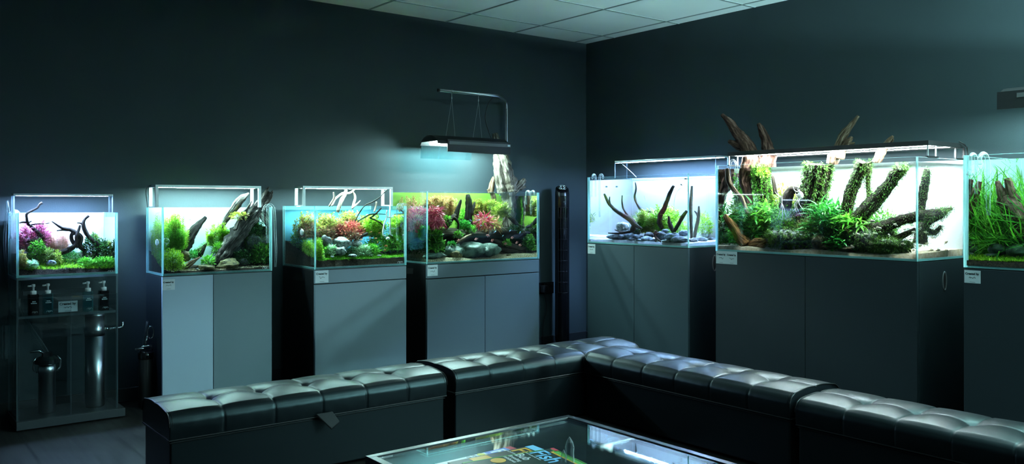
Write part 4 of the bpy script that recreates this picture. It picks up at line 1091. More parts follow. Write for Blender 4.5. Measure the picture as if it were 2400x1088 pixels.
# ------------------------------------------------------------------ the low table and what lies on it
TZ = .352
def table():
    x0, x1, y1, y0 = -3.462, -2.674, -2.786, -3.95
    t = thing('coffee_table', 'low glass-topped table with grey metal frame in front of the benches', 'table', ((x0 + x1) / 2, (y0 + y1) / 2, 0))
    f = MB(); w = .024
    f.box((x0, y1 - w, TZ - .045), (x1, y1, TZ)); f.box((x0, y0, TZ - .045), (x1, y0 + w, TZ)); f.box((x0, y0 + w, TZ - .045), (x0 + w, y1 - w, TZ)); f.box((x1 - w, y0 + w, TZ - .045), (x1, y1 - w, TZ))
    f.build('frame', M['table_frame'], t, bevel=.0015)
    MB().box((x0 + w, y0 + w, TZ - .040), (x1 - w, y1 - w, TZ - .012)).build('board', M['table_board'], t)
    MB().box((x0 + w + .001, y0 + w + .001, TZ - .0100), (x1 - w - .001, y1 - w - .001, TZ - .003)).build('glass_top', M['table_glass'], t)
    for x in (x0 + .03, x1 - .03):
        for y in (y0 + .03, y1 - .03): MB().box((x - .03, y - .03, 0.0005), (x + .03, y + .03, TZ - .045)).build('leg', M['matt_black'], t, bevel=.002)
    q = on_z(1315, 988, TZ - .011); b = MB()
    b.lathe(q, [(.016, 0), (.016, .0008)], 24); b.build('bumper', M['hose'], t)
table()
GT = TZ - .003
def magazine(tl, d, z, label, col, build):
    """tl: the cover's top-left corner; d: heading of the spine from top to foot."""
    d = unit(np.array([d[0], d[1], 0.0])); r = np.array([-d[1], d[0], 0.0]); W_, H_, th = .210, .297, .006
    a = np.array([tl[0], tl[1], z]); t = thing('magazine', label, 'magazine', a + d * H_ / 2 + r * W_ / 2, 'magazines fanned on the glass table')
    p = MB(); p.prism([a, a + d * H_, a + d * H_ + r * (W_ - .002), a + r * (W_ - .002)], np.array([0, 0, th - .0006])); p.build('pages', M['white_plastic'], t)
    c = MB(); c.prism([a + [0, 0, th - .0006], a + d * H_ + [0, 0, th - .0006], a + d * H_ + r * W_ + [0, 0, th - .0006], a + r * W_ + [0, 0, th - .0006]], np.array([0, 0, .0006])); cov = c.build('cover', col, t)
    top = a + np.array([0, 0, th + .0002])
    def patch(name, u0, v0, u1, v1, m, lift=0):
        mb = MB(); L_ = np.array([0, 0, lift * .0002]); mb.prism([top + L_ + r * u0 + d * v0, top + L_ + r * u0 + d * v1, top + L_ + r * u1 + d * v1, top + L_ + r * u1 + d * v0], np.array([0, 0, .0002])); mb.build(name, m, cov)
    def words(name, body, size, u, v, m, bold=.0):
        V, F = text_geo(body, size, r, -d, top + r * u + d * v + np.array([0, 0, .0006]), bold, .0001); mb = MB(); mb.add(V, F); mb.build(name, m, cov)
    def disc(name, u, v, rr, m):
        mb = MB(); mb.lathe(top + r * u + d * v + np.array([0, 0, .0003]), [(rr, 0), (rr, .0003)], 28); mb.build(name, m, cov)
    build(patch, words, disc)
P_ = lambda n, c, r=.35: mat(n, c, r, spec=.25)
c_green, c_black, c_white, c_blue, c_sky, c_orange, c_red, c_yel, c_leaf = (P_('cover_green', (.006, .024, .012)), P_('cover_black', (.012, .014, .014)), P_('print_white', (.75, .78, .78)), P_('print_blue', (.14, .22, .60)),
    P_('print_sky_blue', (.20, .50, .75)), P_('print_orange', (.75, .38, .04)), P_('print_red', (.55, .04, .06)), P_('print_yellow', (.70, .58, .06)), P_('print_leaf_green', (.10, .35, .05)))
def cov1(patch, words, disc):
    patch('photo_strip', .0, .035, .004, .297, c_leaf); patch('photo', .012, .002, .20, .018, c_leaf); patch('banner', .0, .0, .03, .012, c_red, 1)
    patch('photo', .03, .004, .2, .03, c_orange); patch('photo', .035, .008, .20, .024, c_leaf, 1)
    words('title', 'Fish', .075, .006, .088, c_sky, .0012); words('headline', 'Bub', .040, .004, .135, c_white, .0003); words('text', 'Breeding', .018, .004, .155, c_white); words('text', 'rainbows', .018, .004, .172, c_white)
    words('text', 'AQUARIUMS AND PONDS', .007, .004, .098, c_white); disc('seal', .030, .20, .022, c_orange)
def cov2(patch, words, disc):
    patch('photo', .0, .0, .21, .03, c_sky); words('title', 'Fish', .075, .006, .088, c_orange, .0012); words('text', 'AQUARIUMS', .010, .004, .10, c_white); patch('photo', .005, .17, .07, .23, c_orange)
def cov3(patch, words, disc):
    patch('banner', 0, 0, .21, .022, c_red); patch('photo', 0, .024, .21, .10, c_blue); words('title', 'Fish', .070, .006, .085, c_white, .0012); disc('seal', .012, .12, .012, c_yel); words('text', 'SPECIAL', .016, .004, .15, c_black); words('text', 'GUIDE', .016, .004, .17, c_black)
m1 = on_z(1297, 1055, GT + .0125); magazine((m1[0], m1[1]), (-.988, .15), GT + .0124, 'dark green magazine with blue title on top of the fan', c_green, cov1)
m2 = on_z(1249, 1048.5, GT + .0062); magazine((m2[0], m2[1]), (-.955, .045), GT + .0062, 'black magazine with orange title in the middle of the fan', c_black, cov2)
m3 = on_z(1196, 1051, GT + .0005); magazine((m3[0], m3[1]), (-.94, -.03), GT + .0003, 'white and blue magazine with red corner at the bottom of the fan', c_white, cov3)
def spike(px, py, h, label):
    q = on_z(px, py, GT + .0003); o = MB(); r = h * .16
    o.lathe(q, [(r * .8, 0), (r, h * .06), (r * .85, h * .5), (r * .95, h * .66), (r * .7, h * .84), (r * .08, h)], 9); o = o.build('glass_spike', M['crystal'], None, q); tag(o, label, 'ornament', 'glass spikes on the table')
spike(1335, 1099, .088, 'taller clear glass spike standing beside the magazines')
spike(1321, 1101, .055, 'shorter clear glass spike standing beside the magazines')

# ------------------------------------------------------------------ the aquariums and what grows in them
def zx(ox, oy, k): return lambda x, y: (ox + k * x, oy + k * y)
def B(z, x0, y0, x1, y1):
    a = z(x0, y0); b = z(x1, y1); return (a[0], a[1], b[0], b[1])
def LM(z, k, rows): return [(z(x, y)[0], z(x, y)[1], v, r * k) for x, y, v, r in rows]

# ---- tank 1: pink stems and thin twisted branches
def tank1():
    T = T1; k = .2757; z = zx(0, 430, k)
    make_tank(T, 'leftmost aquarium with pink plants and twisted dark branches on a clear stand', M['film_white'], mark=(253, 638.5, .0095))
    H = ground(T, 'soil', 'dark soil under the lime carpet of the leftmost aquarium', M['soil'], lambda u, v: .012 + .075 * v ** .9 + .012 * (1 - u), rough=.006)
    carpet(T, 'short lime green carpet plant across the front of the leftmost aquarium', M['l_carpet'], H, .012, .437, .012, .14, 5200, .010, .0028)
    W = M['wood_dark']
    drift(T, [LM(z, k, [(372, 475, .14, 13), (330, 425, .14, 14), (280, 380, .14, 13), (240, 345, .135, 12), (230, 300, .13, 10), (228, 262, .13, 10), (270, 232, .13, 10), (318, 208, .13, 9), (335, 180, .13, 9), (360, 165, .13, 11)]),
              LM(z, k, [(245, 335, .135, 9), (195, 330, .13, 8), (165, 337, .125, 5)]), LM(z, k, [(240, 335, .135, 7), (255, 328, .13, 5), (268, 322, .13, 5)]), LM(z, k, [(265, 352, .135, 6), (330, 343, .14, 5), (380, 345, .14, 5), (420, 336, .145, 4)]),
              LM(z, k, [(328, 440, .14, 12), (285, 480, .13, 14), (220, 498, .12, 10)])], W, 'thin dark branch rising crookedly out of the left of the pink-plant tank', n=10)
    drift(T, [LM(z, k, [(440, 322, .11, 5), (480, 350, .11, 9), (530, 380, .11, 13), (590, 392, .12, 14), (640, 420, .12, 20), (680, 460, .12, 24), (672, 510, .12, 24), (690, 548, .12, 18), (725, 575, .12, 12)]),
              LM(z, k, [(485, 402, .10, 5), (540, 396, .11, 8), (590, 398, .12, 10)]), LM(z, k, [(682, 355, .11, 8), (668, 400, .11, 11), (648, 450, .105, 12), (645, 510, .105, 12), (612, 540, .10, 11), (570, 552, .10, 8)]),
              LM(z, k, [(640, 420, .12, 18), (610, 435, .115, 15), (608, 475, .115, 16), (628, 515, .11, 14)]), LM(z, k, [(650, 525, .105, 14), (600, 560, .11, 20), (540, 580, .115, 22), (490, 597, .12, 14)]),
              LM(z, k, [(655, 520, .1, 8), (655, 545, .1, 6), (652, 555, .1, 3)])], W, 'looped dark root in the middle of the pink-plant tank', n=10)
    drift(T, [LM(z, k, [(755, 275, .12, 10), (722, 305, .12, 10), (708, 345, .12, 14), (722, 400, .12, 17), (752, 450, .115, 17), (790, 488, .11, 15), (838, 518, .11, 17), (846, 560, .11, 15), (825, 600, .105, 14), (795, 645, .1, 8)]),
              LM(z, k, [(705, 350, .12, 8), (680, 338, .12, 6), (655, 336, .12, 4)]), LM(z, k, [(840, 520, .11, 12), (880, 545, .115, 12), (915, 560, .12, 8)])], W, 'dark hooked branch right of the looped root in the pink-plant tank', n=10)
    bush(T, B(z, 150, 330, 300, 575), .16, .05, 330, .019, .0042, M['l_pink'], 'stem_plant', 'tall pink stem plant at the left end of the leftmost tank', kind='stem', stems=16)
    bush(T, B(z, 270, 305, 425, 545), .18, .05, 360, .020, .0042, M['l_pink'], 'stem_plant', 'pink stem plant with the highest tip right of the crooked branch', kind='stem', stems=14)
    bush(T, B(z, 385, 395, 600, 600), .19, .05, 1400, .016, .0012, M['l_rose'], 'stem_plant', 'feathery salmon plant between the pink stems and the looped root', kind='stem', stems=26)
    bush(T, B(z, 230, 475, 395, 660), .12, .05, 420, .015, .0068, M['l_green'], 'leafy_plant', 'dark green small-leaved plant below the pink stems', shape=.8)
    bush(T, B(z, 330, 545, 470, 690), .09, .04, 300, .014, .006, M['l_olive'], 'leafy_plant', 'olive leafed plant by the small grey stone in the pink-plant tank', shape=.8)
    bush(T, B(z, 148, 560, 228, 735), .045, .03, 330, .009, .0038, M['l_yelred'], 'stem_plant', 'short yellow-green stems in the left front corner of the pink-plant tank', kind='stem', stems=13)
    bush(T, B(z, 200, 655, 330, 725), .05, .03, 170, .016, .0075, M['l_mint'], 'leafy_plant', 'pale broad-leaved clump at the left front of the pink-plant tank', shape=.7)
    bush(T, B(z, 515, 565, 700, 690), .13, .05, 800, .014, .0016, M['l_emer'], 'fern_plant', 'fine dark green plant under the looped root of the pink-plant tank')
    bush(T, B(z, 445, 570, 525, 690), .08, .03, 130, .014, .0055, M['l_yellow'], 'leafy_plant', 'small yellow-green plant in front of the looped root')
    bush(T, B(z, 690, 440, 850, 650), .14, .05, 420, .016, .0075, M['l_dark'], 'leafy_plant', 'dark broad-leaved plant around the hooked branch', shape=.7)
    bush(T, B(z, 800, 480, 940, 660), .12, .05, 380, .016, .0075, M['l_dark'], 'leafy_plant', 'dark leafy plant right of the hooked branch', shape=.7)
    bush(T, B(z, 760, 425, 840, 520), .17, .04, 110, .018, .007, M['l_olive'], 'leafy_plant', 'olive plant tips above the dark leaves in the pink-plant tank', shape=.7)
    bush(T, B(z, 925, 465, 1000, 660), .15, .04, 220, .022, .006, M['l_yellow'], 'stem_plant', 'yellow stem plant against the right glass of the pink-plant tank', kind='stem', stems=9)
    bush(T, B(z, 660, 630, 790, 705), .06, .035, 190, .015, .006, M['l_bright'], 'leafy_plant', 'bright green low clump below the hooked branch', shape=.7)
    bush(T, B(z, 780, 625, 1000, 710), .05, .035, 300, .016, .0062, M['l_bright'], 'leafy_plant', 'bright green low clump in the right front of the pink-plant tank', shape=.7)
    rock(T, *z(435, 676), 36 * k, 24 * k, .05, M['rock_grey'], 'small grey stone on the carpet of the pink-plant tank', 11)
    lily(T, [(*z(100, 430), .20), (*z(100, 300), .20), (*z(110, 250), .20), (*z(130, 232), .20), (*z(160, 250), .20), (*z(168, 300), .20), (*z(165, 350), .20)], .005, 'clear glass pipe hooked over the left rim of the leftmost tank', .02)
    lily(T, [(*z(85, 470), .23), (*z(84, 300), .23), (*z(92, 250), .23), (*z(118, 234), .23), (*z(140, 256), .23), (*z(148, 320), .23), (*z(190, 400), .215), (*z(225, 415), .21), (*z(262, 395), .205)], .0045, 'clear glass pipe with a curved outlet among the pink stems')
tank1()

# ---- tank 2: two leaning dark logs
def tank2():
    T = T2; k = .2574; z = zx(320, 420, k)
    make_tank(T, 'aquarium with a big dark log leaning out of its right end', M['film_teal'], mark=(616, 630, .0100))
    H = ground(T, 'soil', 'dark soil in the leaning-log aquarium', M['soil'], lambda u, v: .010 + .05 * v * (abs(u - .48) * 1.7 + .15) + .10 * v * max(0, .22 - u) * 2.5, rough=.006)
    gr = MB(); n = 1500
    for i in range(n):
        u = rng.uniform(.03, .59); v = rng.uniform(.012, .075) * (1 if u > .1 else .6); s = rng.uniform(.0012, .0032)
        p = T.p(u, v, H(u, v) + s * .4); Vv, F = rock_geo(p, (s, s, s * .8), i, 1, .3); gr.add(Vv, F)
    o = gr.build('gravel', M['gravel'], None, T.p(.3, .04, T.z0 + .01)); tag(o, 'scattered pale gravel along the front of the leaning-log aquarium', 'gravel', None, 'stuff')
    Wd = M['wood_black']
    # the big log with its splintered head, and the second plank behind it
    drift(T, [LM(z, k, [(690, 812, .09, 34), (760, 720, .10, 52), (850, 600, .12, 62), (940, 480, .14, 66), (1040, 350, .16, 62), (1120, 245, .18, 50), (1180, 170, .19, 40), (1212, 120, .19, 26)]),
              LM(z, k, [(1000, 420, .15, 40), (1080, 290, .17, 36), (1150, 170, .18, 22), (1205, 70, .185, 7)]), LM(z, k, [(1090, 340, .165, 40), (1165, 230, .18, 30), (1215, 160, .19, 24), (1240, 105, .195, 8)]),
              LM(z, k, [(900, 470, .13, 26), (960, 350, .15, 24), (1010, 270, .16, 14), (1050, 200, .165, 4)])], M['wood_log'], 'big ragged dark log leaning out over the right rim', ridge=.22, rough=.22, n=16)
    drift(T, [LM(z, k, [(695, 528, .20, 10), (740, 470, .20, 20), (800, 385, .20, 26), (860, 300, .20, 30), (920, 215, .20, 34), (970, 165, .20, 26), (1022, 128, .20, 8)]),
              LM(z, k, [(905, 250, .20, 16), (945, 180, .20, 12), (980, 140, .20, 4)])], M['wood_silver'], 'silvered plank of wood behind the big leaning log', ridge=.22, rough=.2, n=14)
    drift(T, [LM(z, k, [(400, 668, .18, 60), (455, 575, .18, 56), (500, 500, .18, 46), (555, 430, .18, 32), (605, 375, .18, 20), (632, 345, .18, 14)])], Wd, 'pointed dark log slanting up left of the big leaning log', ridge=.2, rough=.2, n=14)
    t = drift(T, [LM(z, k, [(520, 715, .14, 20), (570, 668, .14, 34), (605, 625, .14, 22), (640, 583, .14, 5)])], Wd, 'short dark log topped with moss in the gap between the two logs', ridge=.2, moss=dict(m=M['l_moss2'], n=1100, ln=.010, keep=lambda p, n_: n_[:, 2] > .1))
    drift(T, [LM(z, k, [(395, 838, .05, 16), (470, 785, .055, 22), (530, 742, .06, 16), (578, 710, .065, 6)])], M['wood_tan'], 'thin tan split stick lying low at the front left of the leaning-log tank', ridge=.2)
    bush(T, B(z, 232, 300, 440, 640), .19, .09, 2600, .013, .0026, M['l_lime'], 'stem_plant', 'tall fine lime bush at the left of the leaning-log tank', kind='stem', stems=60)
    bush(T, B(z, 240, 400, 430, 660), .15, .07, 1500, .012, .0028, M['l_bright'], 'stem_plant', 'fine green bush in front of the tall lime bush', kind='stem', stems=40)
    bush(T, B(z, 225, 640, 440, 850), .06, .05, 1500, .011, .0042, M['l_lime'], 'leafy_plant', 'round bright lime bush in the left front corner of the leaning-log tank', kind='round')
    bush(T, (357, 497, 384, 612), .21, .06, 900, .012, .0028, M['l_lime'], 'stem_plant', 'tall lime stems along the left glass of the leaning-log tank', kind='stem', stems=26)
    bush(T, (364, 585, 386, 640), .10, .05, 500, .011, .0038, M['l_bright'], 'leafy_plant', 'low green bush along the left glass of the leaning-log tank')
    bush(T, B(z, 470, 650, 555, 720), .12, .04, 160, .013, .006, M['l_emer'], 'leafy_plant', 'small dark green plant left of the moss-topped short log')
    bush(T, B(z, 640, 400, 870, 610), .21, .05, 1500, .013, .003, M['l_lime'], 'stem_plant', 'pale lime plant behind the big leaning log', kind='stem', stems=36)
    bush(T, B(z, 690, 575, 790, 690), .14, .04, 260, .018, .005, M['l_moss2'], 'leafy_plant', 'tuft with reddish tips at the foot of the big leaning log')
    bush(T, B(z, 860, 292, 1010, 372), .15, .04, 120, .024, .007, M['l_yelred'], 'leafy_plant', 'orange and green rosette perched on the big log under the water line')
    bush(T, B(z, 590, 700, 710, 780), .07, .03, 150, .020, .006, M['l_bright'], 'leafy_plant', 'little bright clump at the bottom between the logs')
    bush(T, B(z, 960, 400, 1180, 640), .19, .07, 900, .013, .006, M['l_dark'], 'leafy_plant', 'dark leafy plant right of the big leaning log', shape=.7)
    bush(T, B(z, 880, 640, 1060, 780), .10, .05, 420, .014, .006, M['l_dark'], 'leafy_plant', 'dark low plant below the big leaning log', shape=.7)
    bush(T, B(z, 1040, 580, 1235, 780), .10, .06, 620, .014, .007, M['l_green'], 'leafy_plant', 'dark green plant in the right front corner of the leaning-log tank', shape=.7)
    bush(T, B(z, 1140, 370, 1235, 600), .22, .04, 420, .014, .004, M['l_bright'], 'stem_plant', 'green stems behind the glass pipes of the leaning-log tank', kind='stem', stems=16)
    bush(T, B(z, 1000, 300, 1235, 700), .24, .06, 1500, .016, .007, M['l_dark'], 'leafy_plant', 'dark dense plant filling the back right of the leaning-log tank', shape=.7)
    rock(T, *z(1130, 590), 120 * k, 150 * k, .23, M['rock_dark'], 'tall dark boulder at the back right of the leaning-log tank', 29)
    mb = MB(); V, F = rock_geo(T.hit(*z(1070, 570), .15), (.05, .05, .045), 21, 3, .3); mb.add(V, F)
    t = thing('mossy_stone', 'dark mossy boulder right of the big leaning log', 'stone', T.hit(*z(1070, 690), .15)); mb.build('stone', M['rock_dark'], t, smooth=True)
    c = T.hit(*z(1070, 570), .15); moss_on((np.array(V), unit(np.array(V) - c)), M['l_moss'], t, 1500, .010, .0024)
    for i, (x, y, rx, ry, v, m, lb) in enumerate([(430, 705, 55, 55, .13, 'rock_brown', 'brown stone under the pointed dark log'), (625, 810, 75, 32, .05, 'rock_brown', 'low olive stone in the middle front of the leaning-log tank'),
        (835, 785, 95, 52, .06, 'rock_brown', 'wide yellow-brown stone at the foot of the big leaning log'), (560, 825, 25, 15, .04, 'rock_dark', 'small dark stone at the front beside the tan stick'), (970, 755, 40, 28, .08, 'rock_dark', 'dark stone right of the yellow-brown stone')]):
        rock(T, *z(x, y), rx * k, ry * k, v, M[m], lb, 30 + i)
    for i, (x, y, v, lb) in enumerate([(185, 575, .06, 'white rimmed glass diffuser against the left glass of the leaning-log tank'), (270, 565, .03, 'white rimmed glass diffuser just inside the front glass of the leaning-log tank')]):
        c = T.hit(*z(x, y), v); mb = MB(); mb.lathe(c, [(.013, -.004), (.016, -.002), (.016, .004), (.012, .006)], 20, axis=1 if i else 0); mb.tube([c - T.Z * .012, c - T.Z * .03], .003, 8)
        tag(mb.build('diffuser', M['lily'], None, c, smooth=True), lb, 'diffuser')
    lily(T, [(*z(1190, 580), .03), (*z(1190, 300), .03), (*z(1195, 250), .03), (*z(1212, 230), .03), (*z(1240, 245), .03), (*z(1256, 300), .03), (*z(1264, 480), .03), (*z(1270, 640), .03), (*z(1266, 800), .03)], .0055, 'clear glass pipe hooked over the right rim beside the big log')
    lily(T, [(*z(1150, 430), .07), (*z(1150, 345), .07), (*z(1155, 280), .07), (*z(1170, 245), .07), (*z(1195, 235), .07), (*z(1218, 250), .07), (*z(1226, 300), .07)], .005, 'second clear glass pipe behind the first in the leaning-log tank')
    fish(T, *z(488, 370), .16, 8, 185, M['fish_grey'], 'single small grey fish near the water line of the leaning-log tank', None, .22)
tank2()

# ---- tank 3: red and green bank, white branches
def tank3():
    T = T3; k = .2574; z = zx(640, 420, k)
    make_tank(T, 'blue backed aquarium with a red and green plant bank and white branches', M['film_blue'], mark=(932, 617, .0100))
    H = ground(T, 'soil', 'bank of dark soil in the blue backed aquarium', M['soil'], lambda u, v: .036 + v * (.020 + .085 * max(0, 1 - u * 1.15)), rough=.005)
    carpet(T, 'green carpet plant over the front of the blue backed aquarium', M['l_carpet2'], H, .02, .588, .012, .20, 9000, .013, .0028)
    drift(T, [LM(z, k, [(585, 300, .26, 15), (620, 200, .26, 18), (655, 130, .26, 16), (665, 96, .26, 12)]), LM(z, k, [(640, 128, .26, 12), (600, 150, .25, 10), (560, 190, .24, 9), (535, 245, .23, 9)]), LM(z, k, [(650, 130, .26, 10), (700, 125, .26, 10), (740, 96, .26, 6)])],
          M['wood_pale'], 'forked bleached branch sticking up through the red plant bank')
    drift(T, [LM(z, k, [(550, 120, .2, 6), (556, 170, .2, 8), (530, 215, .2, 9), (510, 250, .2, 9)])], M['wood_pale'], 'short bleached twig left of the forked white branch')
    drift(T, [LM(z, k, [(715, 100, .28, 8), (745, 160, .28, 11), (735, 215, .27, 11), (720, 270, .26, 11)]), LM(z, k, [(720, 265, .26, 9), (765, 225, .26, 8), (795, 195, .26, 3)])], M['wood_pale'], 'bleached branch just right of the forked white branch')
    drift(T, [LM(z, k, [(942, 205, .22, 9), (935, 250, .22, 9), (920, 300, .22, 8)])], M['wood_pale'], 'lone bleached stub at the right of the white branches')
    drift(T, [LM(z, k, [(1040, 95, .2, 4), (1005, 130, .2, 5), (965, 170, .2, 5), (910, 205, .2, 6), (840, 238, .2, 5), (790, 300, .2, 6), (740, 395, .2, 6)]), LM(z, k, [(1035, 320, .18, 3), (960, 318, .18, 5), (890, 320, .18, 7), (830, 350, .18, 6), (760, 390, .18, 5)]),
              LM(z, k, [(985, 265, .18, 6), (930, 320, .18, 8), (880, 355, .18, 7)]), LM(z, k, [(1025, 458, .16, 4), (985, 405, .16, 5), (940, 378, .16, 6), (880, 352, .18, 6)])], M['wood_black'], 'thin black twigs reaching right from the plant bank', n=8)
    drift(T, [LM(z, k, [(735, 575, .12, 12), (790, 530, .12, 15), (860, 492, .13, 11)])], M['wood_black'], 'short dark log under the red leaves of the blue backed tank')
    bush(T, B(z, 395, 300, 610, 570), .27, .10, 1100, .017, .0052, M['l_yelred'], 'stem_plant', 'yellow-green bush at the left of the plant bank', kind='stem', stems=44)
    bush(T, B(z, 560, 275, 800, 540), .30, .10, 1200, .017, .0052, M['l_yelred'], 'stem_plant', 'orange tipped bush at the top of the plant bank', kind='stem', stems=44)
    bush(T, B(z, 545, 375, 820, 560), .19, .07, 820, .018, .0066, M['l_red'], 'leafy_plant', 'deep red leafy bush in the middle of the plant bank')
    bush(T, B(z, 780, 320, 985, 520), .25, .09, 1000, .017, .0050, M['l_lime'], 'stem_plant', 'lime bush at the right end of the plant bank', kind='stem', stems=38)
    bush(T, B(z, 395, 430, 570, 585), .18, .06, 560, .018, .006, M['l_maroon'], 'leafy_plant', 'maroon leaved bush below the yellow-green bush')
    bush(T, B(z, 640, 470, 790, 570), .13, .05, 420, .015, .0055, M['l_maroon'], 'leafy_plant', 'dark maroon bush in front of the short dark log')
    bush(T, B(z, 390, 540, 450, 730), .05, .04, 520, .012, .0045, M['l_lime'], 'leafy_plant', 'lime bush hard against the left front corner of the blue backed tank')
    bush(T, B(z, 380, 470, 450, 700), .22, .08, 900, .013, .0045, M['l_bright'], 'leafy_plant', 'green bush along the left glass of the blue backed tank')
    bush(T, (682, 540, 716, 592), .33, .08, 700, .013, .0048, M['l_bright'], 'leafy_plant', 'bright green bush at the back left of the blue backed tank')
    bush(T, (706, 562, 740, 612), .15, .07, 700, .012, .0046, M['l_lime'], 'leafy_plant', 'lime bush along the left glass near the front of the blue backed tank')
    bush(T, (695, 495, 742, 560), .30, .08, 700, .016, .0050, M['l_yelred'], 'stem_plant', 'yellow and orange stems along the left glass of the blue backed tank', kind='stem', stems=24)
    bush(T, (701, 522, 742, 562), .24, .06, 420, .016, .0060, M['l_maroon'], 'leafy_plant', 'dark red bush along the left glass of the blue backed tank')
    bush(T, B(z, 420, 600, 490, 700), .11, .05, 300, .013, .005, M['l_bright'], 'leafy_plant', 'small green bush beside the dark upright stone')
    bush(T, B(z, 465, 600, 575, 690), .085, .04, 220, .018, .0085, M['l_mint'], 'leafy_plant', 'pale mint broad-leaved clump left of the veined stones', shape=.7)
    bush(T, B(z, 690, 600, 890, 705), .09, .05, 520, .018, .0080, M['l_mint'], 'leafy_plant', 'pale mint broad-leaved clump right of the veined stones', shape=.7)
    bush(T, B(z, 800, 590, 960, 700), .12, .06, 560, .015, .006, M['l_bright'], 'leafy_plant', 'bright low bush right of the pale mint clump')
    bush(T, B(z, 860, 500, 1080, 670), .20, .08, 1200, .013, .006, M['l_bright'], 'leafy_plant', 'round clover-like bush under the white diffuser', shape=.7)
    bush(T, B(z, 1030, 510, 1200, 650), .16, .08, 900, .013, .006, M['l_green'], 'leafy_plant', 'green bush in the right corner of the blue backed tank', shape=.7)
    bush(T, B(z, 1120, 360, 1205, 540), .34, .05, 420, .014, .004, M['l_bright'], 'stem_plant', 'green stems behind the glass pipes of the blue backed tank', kind='stem', stems=14)
    for i, (x, y, rx, ry, v, m, lb) in enumerate([(482, 565, 42, 46, .12, 'rock_dark', 'dark upright stone at the left of the stone group'), (625, 585, 75, 50, .12, 'rock_pale', 'largest pale veined stone under the red leaves'), (612, 655, 52, 36, .07, 'rock_pale', 'pale veined stone in front of the largest one'),
        (755, 592, 48, 26, .11, 'rock_pale', 'pale veined stone right of the largest one'), (720, 697, 34, 14, .03, 'rock_pale', 'small flat pale stone on the carpet'), (538, 706, 16, 8, .025, 'rock_pale', 'smallest pale chip on the carpet below the mint clump'), (965, 695, 14, 6, .03, 'rock_pale', 'tiny pale chip on the carpet towards the right'),
        (1120, 714, 16, 6, .03, 'rock_pale', 'tiny pale chip on the carpet near the right front corner')]):
        rock(T, *z(x, y), rx * k, ry * k, v, M[m], lb, 50 + i)
    for (x, y, a) in [(540, 545, 10), (680, 543, 170), (802, 552, 0), (880, 535, 185), (893, 481, 20), (935, 540, 175), (967, 491, 190), (1022, 606, 60), (1020, 646, 10), (707, 665, 165), (880, 610, 5), (952, 572, 100), (625, 492, 10), (1035, 606, 120)]:
        fish(T, *z(x, y), .10 if y > 600 else .06, 7.0, a, M['fish_orange'], 'tiny orange fish swimming among the plants of the blue backed aquarium', 'orange fish in the blue backed tank', .36)
    lily(T, [(*z(1130, 560), .06), (*z(1130, 300), .06), (*z(1132, 250), .06), (*z(1145, 228), .06), (*z(1168, 226), .06), (*z(1190, 245), .06), (*z(1196, 300), .06), (*z(1204, 480), .06)], .0055, 'clear straight glass pipe at the right end of the blue backed tank')
    lily(T, [(*z(1165, 440), .03), (*z(1165, 300), .03), (*z(1168, 250), .03), (*z(1180, 228), .03), (*z(1200, 226), .03), (*z(1218, 245), .03), (*z(1224, 300), .03)], .005, 'clear glass pipe in front of the straight one in the blue backed tank')
    lily(T, [(*z(1140, 450), .055), (*z(1082, 448), .055)], .0035, 'thin clear glass crossbar beside the white diffuser')
    p = MB(); Z = lambda x, y, v=.09: T.hit(*z(x, y), v)
    p.tube([Z(1065, 245), Z(1066, 400), Z(1068, 505), Z(1088, 514)], .0042, 8); p.tube([Z(1030, 310), Z(1040, 340), Z(1015, 400), Z(1000, 470), Z(1000, 512), Z(1025, 518)], .0042, 8)
    p.tube([Z(1040, 345), Z(1070, 350), Z(1095, 338)], .004, 8); p.tube([Z(1040, 282), Z(1032, 320)], .0045, 8)
    p.lathe(Z(1046, 545), [(.004, -.006), (.012, -.002), (.012, .006), (.006, .012)], 14); p.lathe(Z(1066, 250), [(.006, 0), (.007, .004)], 12)
    tag(p.build('diffuser', M['white_plastic'], None, Z(1046, 545), smooth=True), 'white plastic diffuser pipes hanging at the right of the blue backed tank', 'diffuser')
    mb = MB(); c = T.hit(*z(253, 495), 0); cc = T.p(.010, .20, c[2]); mb.lathe(cc, [(.017, -.003), (.019, 0), (.019, .004), (.010, .006)], 22, axis=0); tag(mb.build('diffuser', M['white_plastic'], None, cc, smooth=True), 'round white disc stuck inside the left glass of the blue backed tank', 'diffuser')
    mb = MB(); c = T.p(.03, .30, T.z1 - .004); mb.box(c - [.012, .01, 0], c + [.012, .01, .006]); tag(mb.build('clip', M['white_plastic'], None, c), 'small white clip on the left rim of the blue backed tank', 'clip')
tank3()

